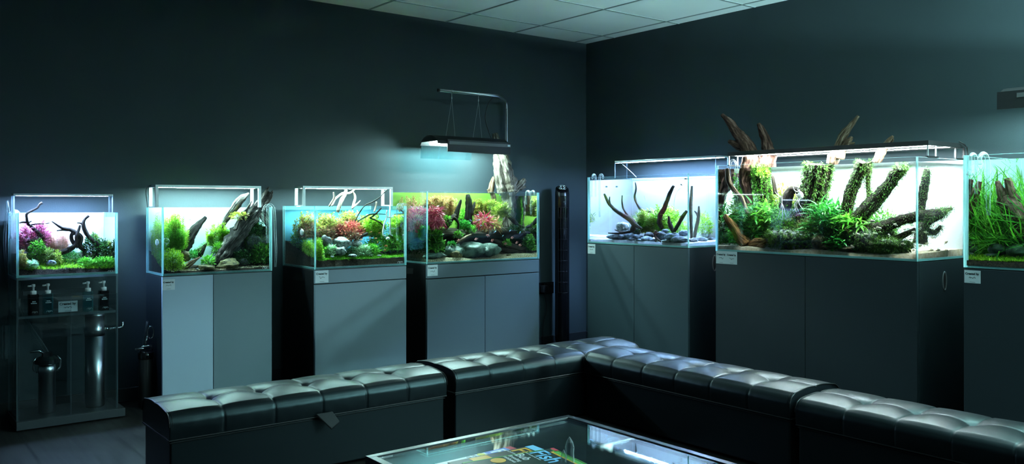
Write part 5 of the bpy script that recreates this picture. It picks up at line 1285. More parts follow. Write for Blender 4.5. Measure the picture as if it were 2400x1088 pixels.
# ---- tank 4: rocky ledge with red plants, tall bleached trunk
def tank4():
    T = T4; k = .239; z = zx(910, 420, k)
    make_tank(T, 'rocky ledge aquarium with red plants under the hood light', M['film_green'])
    H = ground(T, 'gravel', 'pale gravel over the floor of the rocky ledge aquarium', M['gravel'], lambda u, v: .012 + .03 * v + .010 * math.sin(u * 9), rough=.005)
    # the ledge of dark wood that carries the upper plants
    zl = T.hit(*z(900, 520), .10)[2]; mb = MB(); V = []; F = []; nu = 40; outl = []
    for i in range(nu + 1):
        u = .012 + (T.w - .024) * i / nu; vf = .13 + .045 * noise.noise(Vector((u * 7, 2, 0))) + .05 * max(0, u - .55)
        th = .022 + .012 * noise.noise(Vector((u * 11, 5, 0))); zz = zl + .008 * noise.noise(Vector((u * 6, 8, 0)))
        V += [T.p(u, vf, zz), T.p(u, vf - .008, zz - th * .5), T.p(u, vf + .01, zz - th), T.p(u, .425, zz - th - .12), T.p(u, .425, zz + .02)]
    for i in range(nu):
        for j in range(5): F.append((i * 5 + j, i * 5 + (j + 1) % 5, (i + 1) * 5 + (j + 1) % 5, (i + 1) * 5 + j))
    F.append((0, 1, 2, 3, 4)); F.append(tuple(nu * 5 + j for j in (4, 3, 2, 1, 0))); mb.add(V, F)
    tag(mb.build('ledge', M['ledge'], None, T.p(.45, .425, zl)), 'dark wooden ledge running the width of the rocky tank', 'ledge')
    drift(T, [LM(z, k, [(1200, 470, .27, 55), (1195, 330, .27, 58), (1180, 200, .27, 62), (1170, 100, .27, 60)]), [(1190, 450, .27, 19), (1186, 420, .27, 18.5), (1180, 390, .275, 16), (1172, 360, .28, 13), (1164, 335, .285, 9), (1160, 312, .285, 5)],
              [(1178, 452, .265, 12), (1170, 420, .27, 10), (1166, 390, .272, 9), (1162, 362, .275, 5)], [(1204, 452, .265, 10), (1196, 420, .27, 9), (1190, 395, .27, 6), (1184, 360, .275, 3)], [(1200, 450, .27, 11), (1212, 440, .26, 9), (1222, 430, .25, 8), (1230, 420, .245, 4)], [(1212, 441, .26, 6), (1222, 440, .25, 5), (1232, 437, .245, 2.5)],
              [(1194, 400, .27, 4), (1200, 415, .265, 4), (1208, 440, .26, 5)]], M['wood_pale'], 'tall bleached trunk rising out of the rocky ledge tank behind its hood light', ridge=.22, rough=.2, n=18, flat=1.1)
    drift(T, [LM(z, k, [(1040, 320, .30, 20), (1030, 200, .30, 24), (1020, 130, .30, 22)]), [(1150, 452, .30, 6), (1151, 440, .30, 6), (1154, 425, .30, 5), (1157, 415, .30, 3)], [(1147, 452, .30, 4), (1144, 444, .3, 3)]], M['wood_tan'], 'thin upright stub breaking the water left of the tall bleached trunk', ridge=.2)
    drift(T, [LM(z, k, [(795, 470, .24, 40), (785, 380, .24, 34), (790, 270, .24, 34), (785, 190, .24, 28), (778, 150, .24, 16)]), LM(z, k, [(800, 340, .24, 30), (835, 270, .24, 18), (850, 220, .24, 4)])], M['wood_black'], 'dark upright post of wood near the middle of the rocky ledge tank', ridge=.15)
    drift(T, [LM(z, k, [(655, 400, .20, 26), (672, 330, .20, 24), (692, 270, .20, 18), (705, 230, .20, 14), (714, 202, .20, 8)])], M['wood_black'], 'leaning dark stump left of the upright post', ridge=.15)
    drift(T, [LM(z, k, [(560, 470, .16, 20), (610, 400, .17, 26), (655, 350, .18, 18)]), LM(z, k, [(640, 375, .15, 12), (672, 400, .14, 13), (690, 440, .13, 11), (685, 490, .13, 10)]), LM(z, k, [(600, 440, .16, 12), (580, 480, .15, 8), (555, 500, .14, 4)])], M['wood_dark'], 'gnarled dark root sitting on the left of the ledge', ridge=.15)
    drift(T, [LM(z, k, [(1140, 315, .14, 15), (1185, 365, .14, 20), (1235, 415, .14, 22), (1275, 450, .14, 16), (1330, 475, .14, 10)])], M['wood_black'], 'dark branch slanting down on the right of the ledge')
    drift(T, [LM(z, k, [(1085, 500, .12, 5), (1120, 440, .12, 5), (1160, 360, .12, 6)])], M['wood_tan'], 'thin pale twig leaning on the slanting dark branch', n=8)
    drift(T, [LM(z, k, [(660, 632, .07, 6), (710, 600, .07, 12), (760, 570, .07, 14), (810, 545, .08, 11)])], M['wood_tan'], 'pale bent branch below the ledge above the stones')
    drift(T, [LM(z, k, [(1030, 600, .12, 18), (1110, 640, .12, 30), (1210, 665, .12, 34), (1300, 690, .11, 26), (1360, 670, .11, 12)]), LM(z, k, [(1060, 680, .1, 16), (1160, 700, .1, 22), (1270, 715, .1, 14)]), LM(z, k, [(1180, 640, .12, 20), (1260, 700, .12, 30), (1370, 720, .12, 26)])], M['wood_dark'], 'long dark log lying on the gravel at the right of the rocky tank', ridge=.2)
    drift(T, [LM(z, k, [(330, 490, .10, 10), (420, 465, .12, 16), (500, 420, .14, 18)])], M['wood_dark'], 'dark root under the red leaves at the left of the ledge')
    bush(T, B(z, 385, 160, 520, 330), .28, .09, 1500, .013, .0034, M['l_rust'], 'stem_plant', 'rust coloured bush at the top left of the rocky ledge tank', kind='stem', stems=40)
    bush(T, B(z, 470, 150, 665, 385), .30, .09, 1900, .013, .0034, M['l_rust'], 'stem_plant', 'large orange-brown bush left of the leaning stump', kind='stem', stems=50)
    bush(T, B(z, 385, 255, 505, 480), .12, .09, 420, .034, .0078, M['l_crimson'], 'leafy_plant', 'crimson long-leaved plant at the left of the rocky tank', droop=.5, bend=.6, rows=4)
    bush(T, B(z, 390, 300, 470, 480), .30, .10, 420, .032, .0078, M['l_crimson'], 'leafy_plant', 'second crimson long-leaved plant against the left glass', droop=.5, bend=.6, rows=4)
    bush(T, (926, 456, 1004, 540), .36, .07, 1500, .013, .0034, M['l_rust'], 'stem_plant', 'rust coloured bush at the back left of the rocky ledge tank', kind='stem', stems=40)
    bush(T, (952, 480, 1004, 548), .22, .08, 420, .032, .0078, M['l_crimson'], 'leafy_plant', 'third crimson long-leaved plant deep along the left glass', droop=.5, bend=.6, rows=4)
    bush(T, (946, 530, 1004, 602), .27, .08, 700, .020, .010, M['l_dark'], 'leafy_plant', 'dark leafy plant below the ledge along the left glass', shape=.7)
    bush(T, B(z, 695, 270, 785, 500), .33, .06, 700, .014, .0045, M['l_bright'], 'stem_plant', 'bright green stems between the stump and the upright post', kind='stem', stems=22)
    bush(T, B(z, 815, 195, 960, 370), .33, .06, 800, .016, .0048, M['l_yelred'], 'stem_plant', 'yellow bush right of the upright post', kind='stem', stems=26)
    bush(T, B(z, 940, 190, 1055, 370), .30, .06, 600, .018, .005, M['l_yellow'], 'stem_plant', 'pale yellow-green bush left of the tall trunk', kind='stem', stems=20)
    bush(T, B(z, 1045, 215, 1165, 380), .16, .05, 420, .022, .0045, M['l_yellow'], 'stem_plant', 'star-leaved yellow-green stems in front of the tall trunk', kind='stem', stems=14)
    bush(T, B(z, 860, 335, 1005, 470), .18, .06, 90, .050, .0085, M['l_crimson'], 'leafy_plant', 'red starburst rosette in the middle of the ledge', droop=.1, bend=.5, rows=4)
    bush(T, B(z, 945, 370, 1075, 500), .15, .06, 90, .050, .0085, M['l_rust'], 'leafy_plant', 'rusty starburst rosette right of the red one', droop=.1, bend=.5, rows=4)
    bush(T, B(z, 495, 350, 600, 465), .20, .06, 380, .016, .008, M['l_green'], 'leafy_plant', 'green leafy plant behind the gnarled root', shape=.7)
    bush(T, B(z, 700, 400, 790, 505), .16, .05, 320, .015, .007, M['l_emer'], 'leafy_plant', 'emerald plant at the foot of the upright post', shape=.7)
    bush(T, B(z, 775, 450, 850, 535), .115, .03, 170, .014, .006, M['l_bright'], 'leafy_plant', 'small bright plant hanging at the edge of the ledge centre')
    bush(T, B(z, 640, 510, 730, 580), .11, .03, 190, .016, .006, M['l_green'], 'leafy_plant', 'green tuft below the ledge left of centre')
    bush(T, B(z, 290, 475, 400, 600), .07, .05, 260, .026, .014, M['l_green'], 'leafy_plant', 'broad round-leaved plant hanging at the left front corner', shape=.6)
    bush(T, B(z, 395, 505, 530, 720), .06, .045, 420, .026, .013, M['l_green'], 'leafy_plant', 'broad heart-leaved plant hanging below the left of the ledge', shape=.6)
    bush(T, B(z, 590, 610, 650, 660), .08, .03, 110, .016, .005, M['l_emer'], 'leafy_plant', 'small green tuft left of the big stones')
    bush(T, B(z, 1135, 585, 1195, 660), .07, .03, 130, .014, .005, M['l_bright'], 'leafy_plant', 'bright tuft on the long log at the right of the rocky tank')
    bush(T, B(z, 1310, 165, 1455, 480), .26, .09, 1300, .018, .006, M['l_green'], 'stem_plant', 'tall green stems in the right end of the rocky tank', kind='stem', stems=36)
    bush(T, B(z, 1190, 440, 1300, 540), .16, .05, 300, .015, .006, M['l_dark'], 'leafy_plant', 'dark plant under the slanting dark branch', shape=.7)
    bush(T, B(z, 1340, 540, 1455, 710), .10, .06, 520, .016, .007, M['l_green'], 'leafy_plant', 'green plant at the right front corner of the rocky tank', shape=.7)
    for i, (x, y, rx, ry, v, m, lb) in enumerate([(440, 752, 95, 32, .06, 'rock_green', 'low long green-grey stone at the left front'), (640, 715, 76, 68, .08, 'rock_green', 'pyramid shaped green-grey stone'), (660, 740, 52, 42, .045, 'rock_brown', 'brown faceted stone in front of the pyramid stone'),
        (835, 700, 105, 80, .08, 'rock_green', 'biggest rounded green-grey stone in the middle'), (1000, 698, 76, 62, .08, 'rock_green', 'rounded green-grey stone right of the biggest one'), (965, 715, 40, 44, .05, 'rock_green', 'small hollowed stone between the two biggest stones'), (600, 755, 30, 20, .10, 'rock_dark', 'dark stone behind the pyramid stone'), (1180, 745, 20, 10, .04, 'rock_brown', 'little brown stone on the gravel at the right')]):
        rock(T, *z(x, y), rx * k, ry * k, v, M[m], lb, 90 + i)
    for (x, y, a) in [(860, 590, 200), (975, 555, 160), (1018, 604, 200), (1150, 634, 10), (1213, 577, 190), (1258, 625, 200), (1290, 648, 170), (690, 600, 10)]:
        fish(T, *z(x, y), .05, 11, a, M['fish_red'], 'rosy red fish swimming below the ledge of the rocky aquarium', 'red fish in the rocky ledge tank', .46)
    for (x, y, a) in [(810, 405, -40), (880, 350, 10), (910, 455, 5), (970, 375, 10), (1050, 515, 40), (1125, 555, 35), (1195, 505, 45), (1293, 522, 60), (875, 402, 0), (890, 400, 20)]:
        fish(T, *z(x, y), .05, 8, a, M['fish_blue'], 'tiny silver-blue fish near the ledge of the rocky aquarium', 'silver-blue fish in the rocky ledge tank', .26)
    c = T.hit(*z(748, 125), .2); mb = MB(); mb.tube([c - T.Z * .004, c + T.Z * .012 - T.U * .004], .0022, 6)
    for i, (x, y, v) in enumerate([(1352, 250, .06), (1400, 350, .035)]):
        lily(T, [(*z(x, y), v), (*z(x, 150), v), (*z(x + 5, 124), v * .9), (*z(x + 18, 116), v * .6), (*z(x + 30, 122), .0), (*z(x + 33, 160), -.010)], .0055, ['short glass pipe hooked over the right rim of the rocky tank', 'long glass pipe hooked over the right rim of the rocky tank'][i], .02 if i == 9 else None)
tank4()

# ---- tank 5: dark branches and grey stones on white sand
def tank5():
    T = T5; k = .2574; z = zx(1360, 340, k)
    make_tank(T, 'bright aquarium with white sand, grey stones and bare dark branches', M['film_soft'])
    ground(T, 'white_sand', 'white sand over the floor of the bare-branch aquarium', M['white_sand'], lambda u, v: .016 + .012 * v, rough=.004)
    W = M['wood_dark']
    drift(T, [LM(z, k, [(218, 446, .075, 8), (240, 495, .075, 12), (265, 540, .075, 14), (325, 600, .075, 16), (400, 645, .075, 20), (455, 680, .075, 26), (490, 730, .075, 26), (465, 790, .07, 16)]), LM(z, k, [(268, 470, .075, 4), (266, 500, .075, 6), (272, 545, .075, 9)]),
              LM(z, k, [(490, 720, .075, 20), (530, 745, .07, 14), (560, 760, .07, 8)]), LM(z, k, [(475, 785, .07, 12), (400, 800, .055, 12), (330, 805, .05, 8), (255, 802, .045, 5)]), LM(z, k, [(420, 800, .055, 8), (360, 790, .055, 7), (315, 773, .05, 4)])], W, 'dark forked branch spreading to the left over the white sand')
    drift(T, [LM(z, k, [(381, 458, .13, 5), (380, 520, .13, 7), (392, 580, .13, 8), (430, 640, .11, 9)])], W, 'thin upright dark twig behind the forked branch')
    drift(T, [LM(z, k, [(502, 340, .22, 5), (508, 400, .22, 8), (495, 470, .22, 11), (515, 530, .22, 12), (545, 580, .22, 14), (590, 605, .22, 13), (650, 612, .22, 10)])], M['wood_grey'], 'hooked grey-brown branch in the middle of the white sand tank')
    drift(T, [LM(z, k, [(850, 372, .16, 12), (815, 440, .16, 17), (790, 510, .16, 19), (765, 575, .16, 21), (730, 640, .16, 22), (725, 710, .16, 24), (745, 760, .16, 18)])], W, 'thickest straight dark branch leaning right in the white sand tank')
    drift(T, [LM(z, k, [(805, 648, .08, 8), (810, 690, .08, 14), (825, 740, .08, 20), (852, 790, .08, 18)]), LM(z, k, [(968, 602, .08, 14), (935, 650, .08, 18), (895, 720, .08, 17), (855, 785, .08, 16)]), LM(z, k, [(815, 715, .08, 10), (797, 705, .08, 8)])], W, 'dark V-shaped wood standing among the stones near the right glass')
    drift(T, [LM(z, k, [(1017, 372, .20, 10), (1012, 460, .20, 13), (1006, 560, .20, 14), (1008, 680, .20, 14), (1012, 790, .20, 13), (1014, 872, .20, 12)])], W, 'added dark branch repeating the refracted image of the thickest branch in the right pane')  # added wood and bush from here imitate refracted repeats in the right pane
    drift(T, [LM(z, k, [(1079, 556, .28, 6), (1078, 620, .28, 14), (1068, 700, .28, 16), (1045, 800, .28, 15), (1038, 855, .28, 14)]), LM(z, k, [(1074, 660, .28, 10), (1055, 620, .28, 9), (1040, 602, .28, 5)])], W, 'added forked stump repeating the refracted image of the V-shaped wood in the right pane')
    bush(T, B(z, 1060, 620, 1190, 830), .37, .05, 520, .020, .005, M['l_lime'], 'leafy_plant', 'added lime bush repeating the refracted image of the bushes in the right pane')
    bush(T, B(z, 545, 575, 720, 810), .22, .08, 900, .022, .0045, M['l_yellow'], 'leafy_plant', 'yellow-green grassy bush left of the thickest branch', kind='stem', stems=40)
    bush(T, B(z, 680, 540, 870, 800), .24, .08, 1000, .022, .005, M['l_lime'], 'leafy_plant', 'lime bush around the thickest branch', kind='stem', stems=40)
    bush(T, B(z, 840, 690, 960, 830), .20, .07, 420, .020, .005, M['l_lime'], 'leafy_plant', 'low lime bush right of the V-shaped wood')
    bush(T, B(z, 490, 700, 570, 790), .15, .04, 260, .015, .004, M['l_dark'], 'leafy_plant', 'dark tuft at the foot of the forked branch')
    bush(T, B(z, 480, 605, 565, 720), .24, .04, 70, .030, .003, M['l_olive'], 'leafy_plant', 'sparse olive sprig behind the forked branch', kind='stem', stems=7)
    st = MB()
    for pts in ([(640, 560), (600, 520), (580, 460)], [(850, 640), (855, 520), (870, 450), (905, 400), (960, 385)], [(780, 600), (800, 560), (840, 630)], [(560, 660), (590, 690), (610, 720)]):
        st.tube(spline([list(T.hit(*z(x, y), .26)) for x, y in pts], 14), .0011, 5)
    tag(st.build('plant_runner', M['stem'], None, T.hit(*z(740, 650), .26)), 'thin wiry plant runners above the lime bush', 'plant')
    R = [(395, 745, 46, 42, .14, 'rock_pale'), (352, 836, 60, 26, .08, 'rock_dark'), (270, 836, 22, 14, .06, 'rock_grey'), (505, 796, 30, 30, .15, 'rock_grey'), (448, 828, 48, 28, .12, 'rock_grey'),
         (522, 838, 38, 22, .09, 'rock_grey'), (470, 858, 24, 14, .06, 'rock_grey'), (600, 858, 42, 26, .06, 'rock_grey'), (630, 822, 36, 28, .10, 'rock_dark'), (735, 830, 38, 40, .09, 'rock_dark'), (838, 836, 48, 32, .06, 'rock_grey'), (785, 785, 30, 18, .15, 'rock_grey'),
         (662, 872, 24, 18, .05, 'rock_grey'), (792, 876, 44, 14, .04, 'rock_pale'), (905, 862, 66, 28, .05, 'rock_grey'), (940, 806, 36, 26, .12, 'rock_grey'), (545, 868, 30, 12, .04, 'rock_grey'), (1032, 868, 30, 22, .17, 'rock_grey'), (1100, 862, 44, 26, .25, 'rock_grey'), (1146, 815, 32, 34, .38, 'rock_pale'), (1205, 862, 26, 18, .40, 'rock_grey')]  # rightmost stones added to imitate refracted repeats in the right pane
    order = sorted(range(len(R)), key=lambda i: R[i][0])
    for i, (x, y, rx, ry, v, m) in enumerate(R):
        rock(T, *z(x, y), rx * k, ry * k, v, M[m], '%s of the grey stones strewn on the white sand' % ORD[order.index(i)], 130 + i, group='grey stones on the white sand', amp=.28)
    drift(T, [LM(z, k, [(690, 780, .06, 12), (682, 820, .05, 14), (695, 850, .04, 12), (735, 880, .035, 7)]), LM(z, k, [(690, 845, .045, 9), (685, 885, .035, 6)]), LM(z, k, [(668, 800, .05, 8), (690, 815, .05, 10), (715, 800, .05, 6)])], M['wood_red'], 'red-brown knotted root in front of the stones on the white sand')
    for (x, y, v) in [(420, 760, .10), (440, 772, .095), (395, 757, .10), (457, 760, .10), (430, 785, .09)]:
        fish(T, *z(x, y), v, 7, 180, M['fish_white'], 'small whitish fish by the round pale stone in the white sand tank', 'whitish fish in the white sand tank', .5)
    for i, (x, y, a, m, lb) in enumerate([(920, 362, -25, 'fish_grey', 'small tan fish nearest the water line at the right of the white sand tank'), (958, 308, 170, 'fish_grey', 'small tan fish at the surface by the right glass of the white sand tank'), (240, 380, 0, 'fish_blue', 'tiny blue fish at the upper left of the white sand tank'), (330, 380, 180, 'fish_blue', 'tiny blue fish right of the other blue one in the white sand tank')]):
        fish(T, *z(x, y), .05, 9, a, M[m], lb, None, .36)
    lily(T, [(*z(176, 655), .06), (*z(176, 340), .06), (*z(178, 290), .06), (*z(182, 272), .055), (*z(195, 268), .03), (*z(204, 280), .003), (*z(206, 300), -.009)], .0065, 'long straight glass pipe hooked over the corner rim of the white sand tank')
    lily(T, [(*z(140, 470), .05), (*z(140, 340), .05), (*z(138, 290), .05), (*z(132, 272), .045), (*z(120, 268), .02), (*z(112, 282), .0), (*z(110, 305), -.009)], .006, 'bell-ended glass pipe at the corner rim of the white sand tank')
    hose('power_cord', 'white cord running from the strip light into the white sand tank', [T.hit(*z(385, 178), .30), T.hit(*z(430, 215), .29), T.hit(*z(480, 262), .28), T.hit(*z(510, 292), .28)], .002, M['white_plastic'], 'cord')
tank5()

# ---- tank 6: the largest, mossy trunks
def tank6():
    T = T6; k = .349; zl = zx(1660, 250, k); zr = zx(1960, 250, k)
    make_tank(T, 'largest aquarium with mossy trunks rising out of the water', M['film_white'])
    H = ground(T, 'cream_sand', 'cream sand over the floor of the largest aquarium', M['cream_sand'], lambda u, v: .018 + .012 * v + .006 * math.sin(u * 14), rough=.006)
    A = lambda rows: [(x, y, v, r) for x, y, v, r in rows]
    red = M['wood_red']
    # emergent heads above the rim and the trunks below
    drift(T, [A([(1762, 520, .15, 6), (1756, 480, .16, 8), (1752, 450, .17, 10), (1746, 425, .18, 14), (1752, 395, .19, 17), (1760, 372, .20, 19), (1752, 345, .20, 17), (1738, 325, .20, 14), (1720, 302, .20, 10), (1708, 285, .20, 8), (1692, 269, .20, 4)]), A([(1750, 352, .20, 11), (1735, 345, .19, 9), (1722, 338, .19, 8), (1709, 331, .19, 4)]),
              A([(1735, 410, .20, 8), (1722, 418, .19, 6)])], red, 'tall red-brown branch head rising over the left end of the largest tank', ridge=.15, rough=.2, n=14)
    drift(T, [A([(1795, 390, .24, 20), (1800, 365, .24, 17), (1797, 335, .24, 11), (1790, 315, .24, 9), (1783, 300, .24, 7), (1778, 290, .24, 5)])], red, 'shorter red-brown spike right of the tall branch head', ridge=.15, n=12)
    drift(T, [A([(1796, 500, .22, 14), (1790, 450, .22, 18), (1783, 412, .22, 19), (1781, 388, .22, 20)])], M['wood_dark'], 'moss covered stump under the two red-brown branch heads', moss=dict(m=M['l_moss2'], n=7000, ln=.014, wd=.0034))
    drift(T, [A([(1885, 520, .22, 26), (1903, 478, .22, 28), (1912, 440, .22, 29), (1918, 410, .22, 29), (1922, 386, .22, 28)])], M['wood_dark'], 'thickest mossy trunk in the middle of the largest tank', moss=dict(n=6500, ln=.016, wd=.0034))
    drift(T, [A([(1950, 385, .22, 12), (1955, 368, .22, 14), (1965, 345, .22, 11), (1976, 320, .22, 10), (1990, 300, .22, 7), (2012, 272, .22, 3)]), A([(1968, 372, .21, 10), (1976, 350, .21, 8), (1990, 330, .21, 6), (1997, 321, .21, 3)]), A([(1980, 342, .22, 5), (1994, 338, .22, 4), (2003, 335, .22, 2)])], M['wood_tan'], 'tan branch head rising over the middle of the largest tank', ridge=.15, n=12)
    drift(T, [A([(2054, 382, .22, 9), (2064, 362, .22, 10), (2074, 345, .22, 8), (2086, 328, .22, 6), (2093, 319, .22, 3)]), A([(2078, 340, .22, 4), (2090, 332, .22, 3), (2094, 325, .22, 2)])], M['wood_tan'], 'small tan branch head over the right half of the largest tank', ridge=.15, n=12)
    drift(T, [A([(1983, 505, .20, 13), (1988, 475, .20, 14), (1998, 440, .20, 14), (2010, 412, .20, 15), (2026, 382, .20, 18)]), A([(2030, 384, .20, 12), (2037, 400, .20, 6), (2034, 420, .20, 5), (2035, 445, .20, 5), (2040, 466, .20, 8)])], M['wood_dark'], 'curved mossy trunk with a thin side leg right of the thickest trunk', moss=dict(n=4200, ln=.013))
    drift(T, [A([(2005, 515, .17, 16), (2035, 488, .17, 18), (2060, 462, .17, 16), (2082, 435, .17, 14), (2098, 412, .17, 14), (2112, 396, .17, 12)]), A([(2112, 400, .17, 6), (2120, 395, .17, 4), (2125, 391, .17, 2)])], M['wood_dark'], 'slanting mossy trunk reaching up to the right in the largest tank', moss=dict(n=3600, ln=.012))
    drift(T, [A([(2040, 545, .12, 22), (2075, 530, .12, 14), (2105, 518, .12, 12), (2143, 508, .13, 12), (2175, 503, .22, 12), (2205, 496, .34, 8), (2230, 489, .43, 3)])], M['wood_dark'], 'mossy branch running low to the right glass', moss=dict(n=2600, ln=.011))
    drift(T, [A([(2085, 570, .14, 10), (2110, 555, .14, 8), (2145, 538, .14, 5)])], M['wood_dark'], 'thin mossy branch below the low right branch', moss=dict(n=800, ln=.008))
    drift(T, [A([(2155, 570, .30, 16), (2160, 545, .30, 14), (2170, 522, .30, 12), (2200, 505, .32, 10), (2220, 497, .33, 4)]), A([(2165, 540, .30, 8), (2190, 545, .30, 6), (2205, 530, .30, 3)])], M['wood_dark'], 'mossy stump tucked at the back right of the largest tank', moss=dict(n=2200, ln=.011))
    drift(T, [A([(2157, 520, .22, 7), (2161, 480, .22, 9), (2166, 445, .22, 10), (2170, 415, .22, 9), (2173, 396, .22, 6)])], M['wood_dark'], 'added mossy trunk repeating a refracted trunk image in the right pane of the largest tank', moss=dict(n=1600, ln=.010))  # added piece imitating the refracted second view of a trunk
    drift(T, [A([(1698, 505, .028, 5), (1715, 530, .032, 9), (1732, 555, .04, 12), (1748, 575, .045, 14)])], M['wood_orange'], 'orange split stick leaning at the left front of the largest tank', ridge=.2)
    drift(T, [A([(1704, 395, .04, 4), (1708, 425, .04, 6), (1722, 448, .05, 5), (1738, 465, .055, 4.5), (1752, 500, .06, 4)])], M['wood_tan'], 'olive brown curved twig near the left glass of the largest tank')
    drift(T, [A([(1760, 575, .06, 10), (1775, 568, .06, 12), (1795, 565, .06, 5)]), A([(1775, 572, .06, 8), (1790, 578, .05, 5)])], M['wood_orange'], 'low orange root on the sand at the left of the largest tank')
    drift(T, [A([(1905, 470, .16, 5), (1860, 445, .16, 9), (1845, 470, .15, 13), (1838, 490, .15, 13)])], M['wood_dark'], 'short dark fork of wood between the ferns')
    drift(T, [A([(1811, 412, .20, 2.5), (1814, 430, .20, 4), (1818, 455, .20, 5)])], M['wood_dark'], 'thin dark spike behind the left ferns')
    drift(T, [A([(1972, 527, .07, 3), (1982, 538, .07, 4), (1994, 549, .07, 3)])], M['wood_red'], 'small reddish stick lying on the big fern')
    # mossy mounds
    for i, (x, y, rx, ry, v, lb, mm) in enumerate([(1850, 562, 62, 26, .10, 'long mossy mound at the left of the sand front', 'l_moss'), (1930, 560, 36, 24, .12, 'dark mossy mound in the middle of the sand front', 'l_moss'), (2030, 560, 60, 30, .12, 'big mossy mound under the curved trunk', 'l_moss'), (2085, 575, 42, 18, .10, 'mossy mound beside the front right corner', 'l_moss'), (2010, 545, 30, 22, .18, 'mossy mound behind the big one', 'l_moss')]):
        c = T.hit(x, y, v); a = T.hit(x - rx, y, v); hw = np.linalg.norm(c - a); h = (T.hit(x, y - ry, v)[2] - T.hit(x, y + ry, v)[2]) / 2
        V, F = rock_geo(c, (min(.075, v - .02), hw, h), 170 + i, 3, .35); mb = MB(); mb.add(V, F)
        t = thing('mossy_mound', lb, 'mossy stone', c - T.Z * h); mb.build('stone', M['rock_dark'], t, smooth=True)
        moss_on((np.array(V), unit(np.array(V) - c)), M[mm], t, 9000, .013, .0034)
    for i, (x, y, rx, ry, v, lb) in enumerate([(1765, 552, 55, 40, .27, 'mossy mound at the back left of the largest tank'), (1872, 545, 66, 48, .28, 'mossy mound at the back below the thickest trunk'), (1968, 545, 60, 48, .28, 'mossy mound at the back below the tall fern'), (2050, 560, 50, 36, .27, 'mossy mound at the back below the slanting trunk')]):
        c = T.hit(x, y, v); hw = np.linalg.norm(c - T.hit(x - rx, y, v)); h = (T.hit(x, y - ry, v)[2] - T.hit(x, y + ry, v)[2]) / 2; c = T.keep(c, hw)
        V, F = rock_geo(c, (.09, hw, h), 190 + i, 3, .3); mb = MB(); mb.add(V, F)
        t = thing('mossy_mound', lb, 'mossy stone', c - T.Z * h); mb.build('stone', M['rock_dark'], t, smooth=True)
        moss_on((np.array(V), unit(np.array(V) - c)), M['l_moss'], t, 7000, .016, .0036)
    bl = dict(kind='fern', rows=5)
    bush(T, (1735, 440, 1800, 560), .16, .10, 520, .060, .0120, M['l_emer'], 'fern_plant', 'long-leaved fern at the left under the branch heads', **bl, bend=.7)
    bush(T, (1770, 446, 1835, 550), .18, .10, 480, .060, .0120, M['l_bright'], 'fern_plant', 'bright long-leaved fern left of the white angelfish', **bl, bend=.7)
    bush(T, (1900, 436, 1975, 560), .14, .08, 560, .070, .0125, M['l_emer'], 'fern_plant', 'tall long-leaved fern right of the thickest trunk', **bl, bend=.6)
    bush(T, (1950, 478, 2045, 565), .15, .08, 560, .062, .0120, M['l_bright'], 'fern_plant', 'spreading fern below the curved trunk', **bl, bend=.8)
    bush(T, (1940, 540, 2000, 592), .06, .04, 170, .045, .0100, M['l_emer'], 'fern_plant', 'low fern at the sand front of the largest tank', **bl, bend=.7)
    bush(T, (2030, 490, 2110, 550), .17, .07, 480, .016, .0055, M['l_bright'], 'leafy_plant', 'bright leafy plant right of the spreading fern')
    bush(T, (1730, 495, 1800, 585), .14, .08, 700, .022, .007, M['l_green'], 'leafy_plant', 'green leafy plant below the left ferns')
    bush(T, (1690, 490, 1745, 580), .20, .10, 500, .022, .007, M['l_emer'], 'leafy_plant', 'emerald plant behind the orange stick')
    bush(T, (1684, 400, 1722, 500), .26, .10, 320, .030, .006, M['l_green'], 'stem_plant', 'green stems against the left glass of the largest tank', kind='stem', stems=14)
    bush(T, (1795, 480, 1870, 575), .14, .07, 700, .020, .0065, M['l_green'], 'leafy_plant', 'dense green plant under the angelfish')
    bush(T, (1850, 500, 1945, 570), .15, .07, 780, .017, .006, M['l_olive'], 'leafy_plant', 'brownish olive plant at the foot of the thickest trunk')
    bush(T, (1800, 430, 1885, 505), .24, .06, 600, .020, .007, M['l_yellow'], 'leafy_plant', 'yellow-green plant behind the angelfish')
    bush(T, (1905, 520, 1975, 590), .09, .05, 420, .016, .006, M['l_dark'], 'leafy_plant', 'dark plant in the hollow below the tall fern')
    bush(T, (1775, 385, 1800, 420), .17, .03, 90, .016, .006, M['l_lime'], 'leafy_plant', 'lime sprig on the moss covered stump')
    bush(T, (1695, 415, 1765, 560), .25, .12, 900, .024, .0075, M['l_green'], 'leafy_plant', 'tall green plant at the back left of the largest tank')
    bush(T, (1800, 455, 1900, 560), .28, .10, 1200, .022, .0075, M['l_green'], 'leafy_plant', 'green plant behind the moss at the thickest trunk')
    bush(T, (1985, 500, 2075, 575), .24, .08, 900, .018, .0065, M['l_green'], 'leafy_plant', 'green plant behind the slanting trunk')
    bush(T, (1860, 520, 1960, 585), .10, .06, 800, .017, .0065, M['l_green'], 'leafy_plant', 'green plant over the mossy mounds in the middle')
    for i, (x, y, rx, ry, v, m, lb) in enumerate([(1935, 580, 9, 6, .04, 'rock_brown', 'small tan stone on the sand under the dark plant'), (1918, 566, 14, 16, .05, 'rock_brown', 'tan rounded stone beside the dark hollow'), (1985, 583, 16, 6, .04, 'rock_brown', 'flat brown stone at the sand front right of the low fern'), (1890, 590, 10, 4, .03, 'rock_brown', 'flat pale chip on the sand in the middle front')]):
        rock(T, x, y, rx, ry, v, M[m], lb, 200 + i)
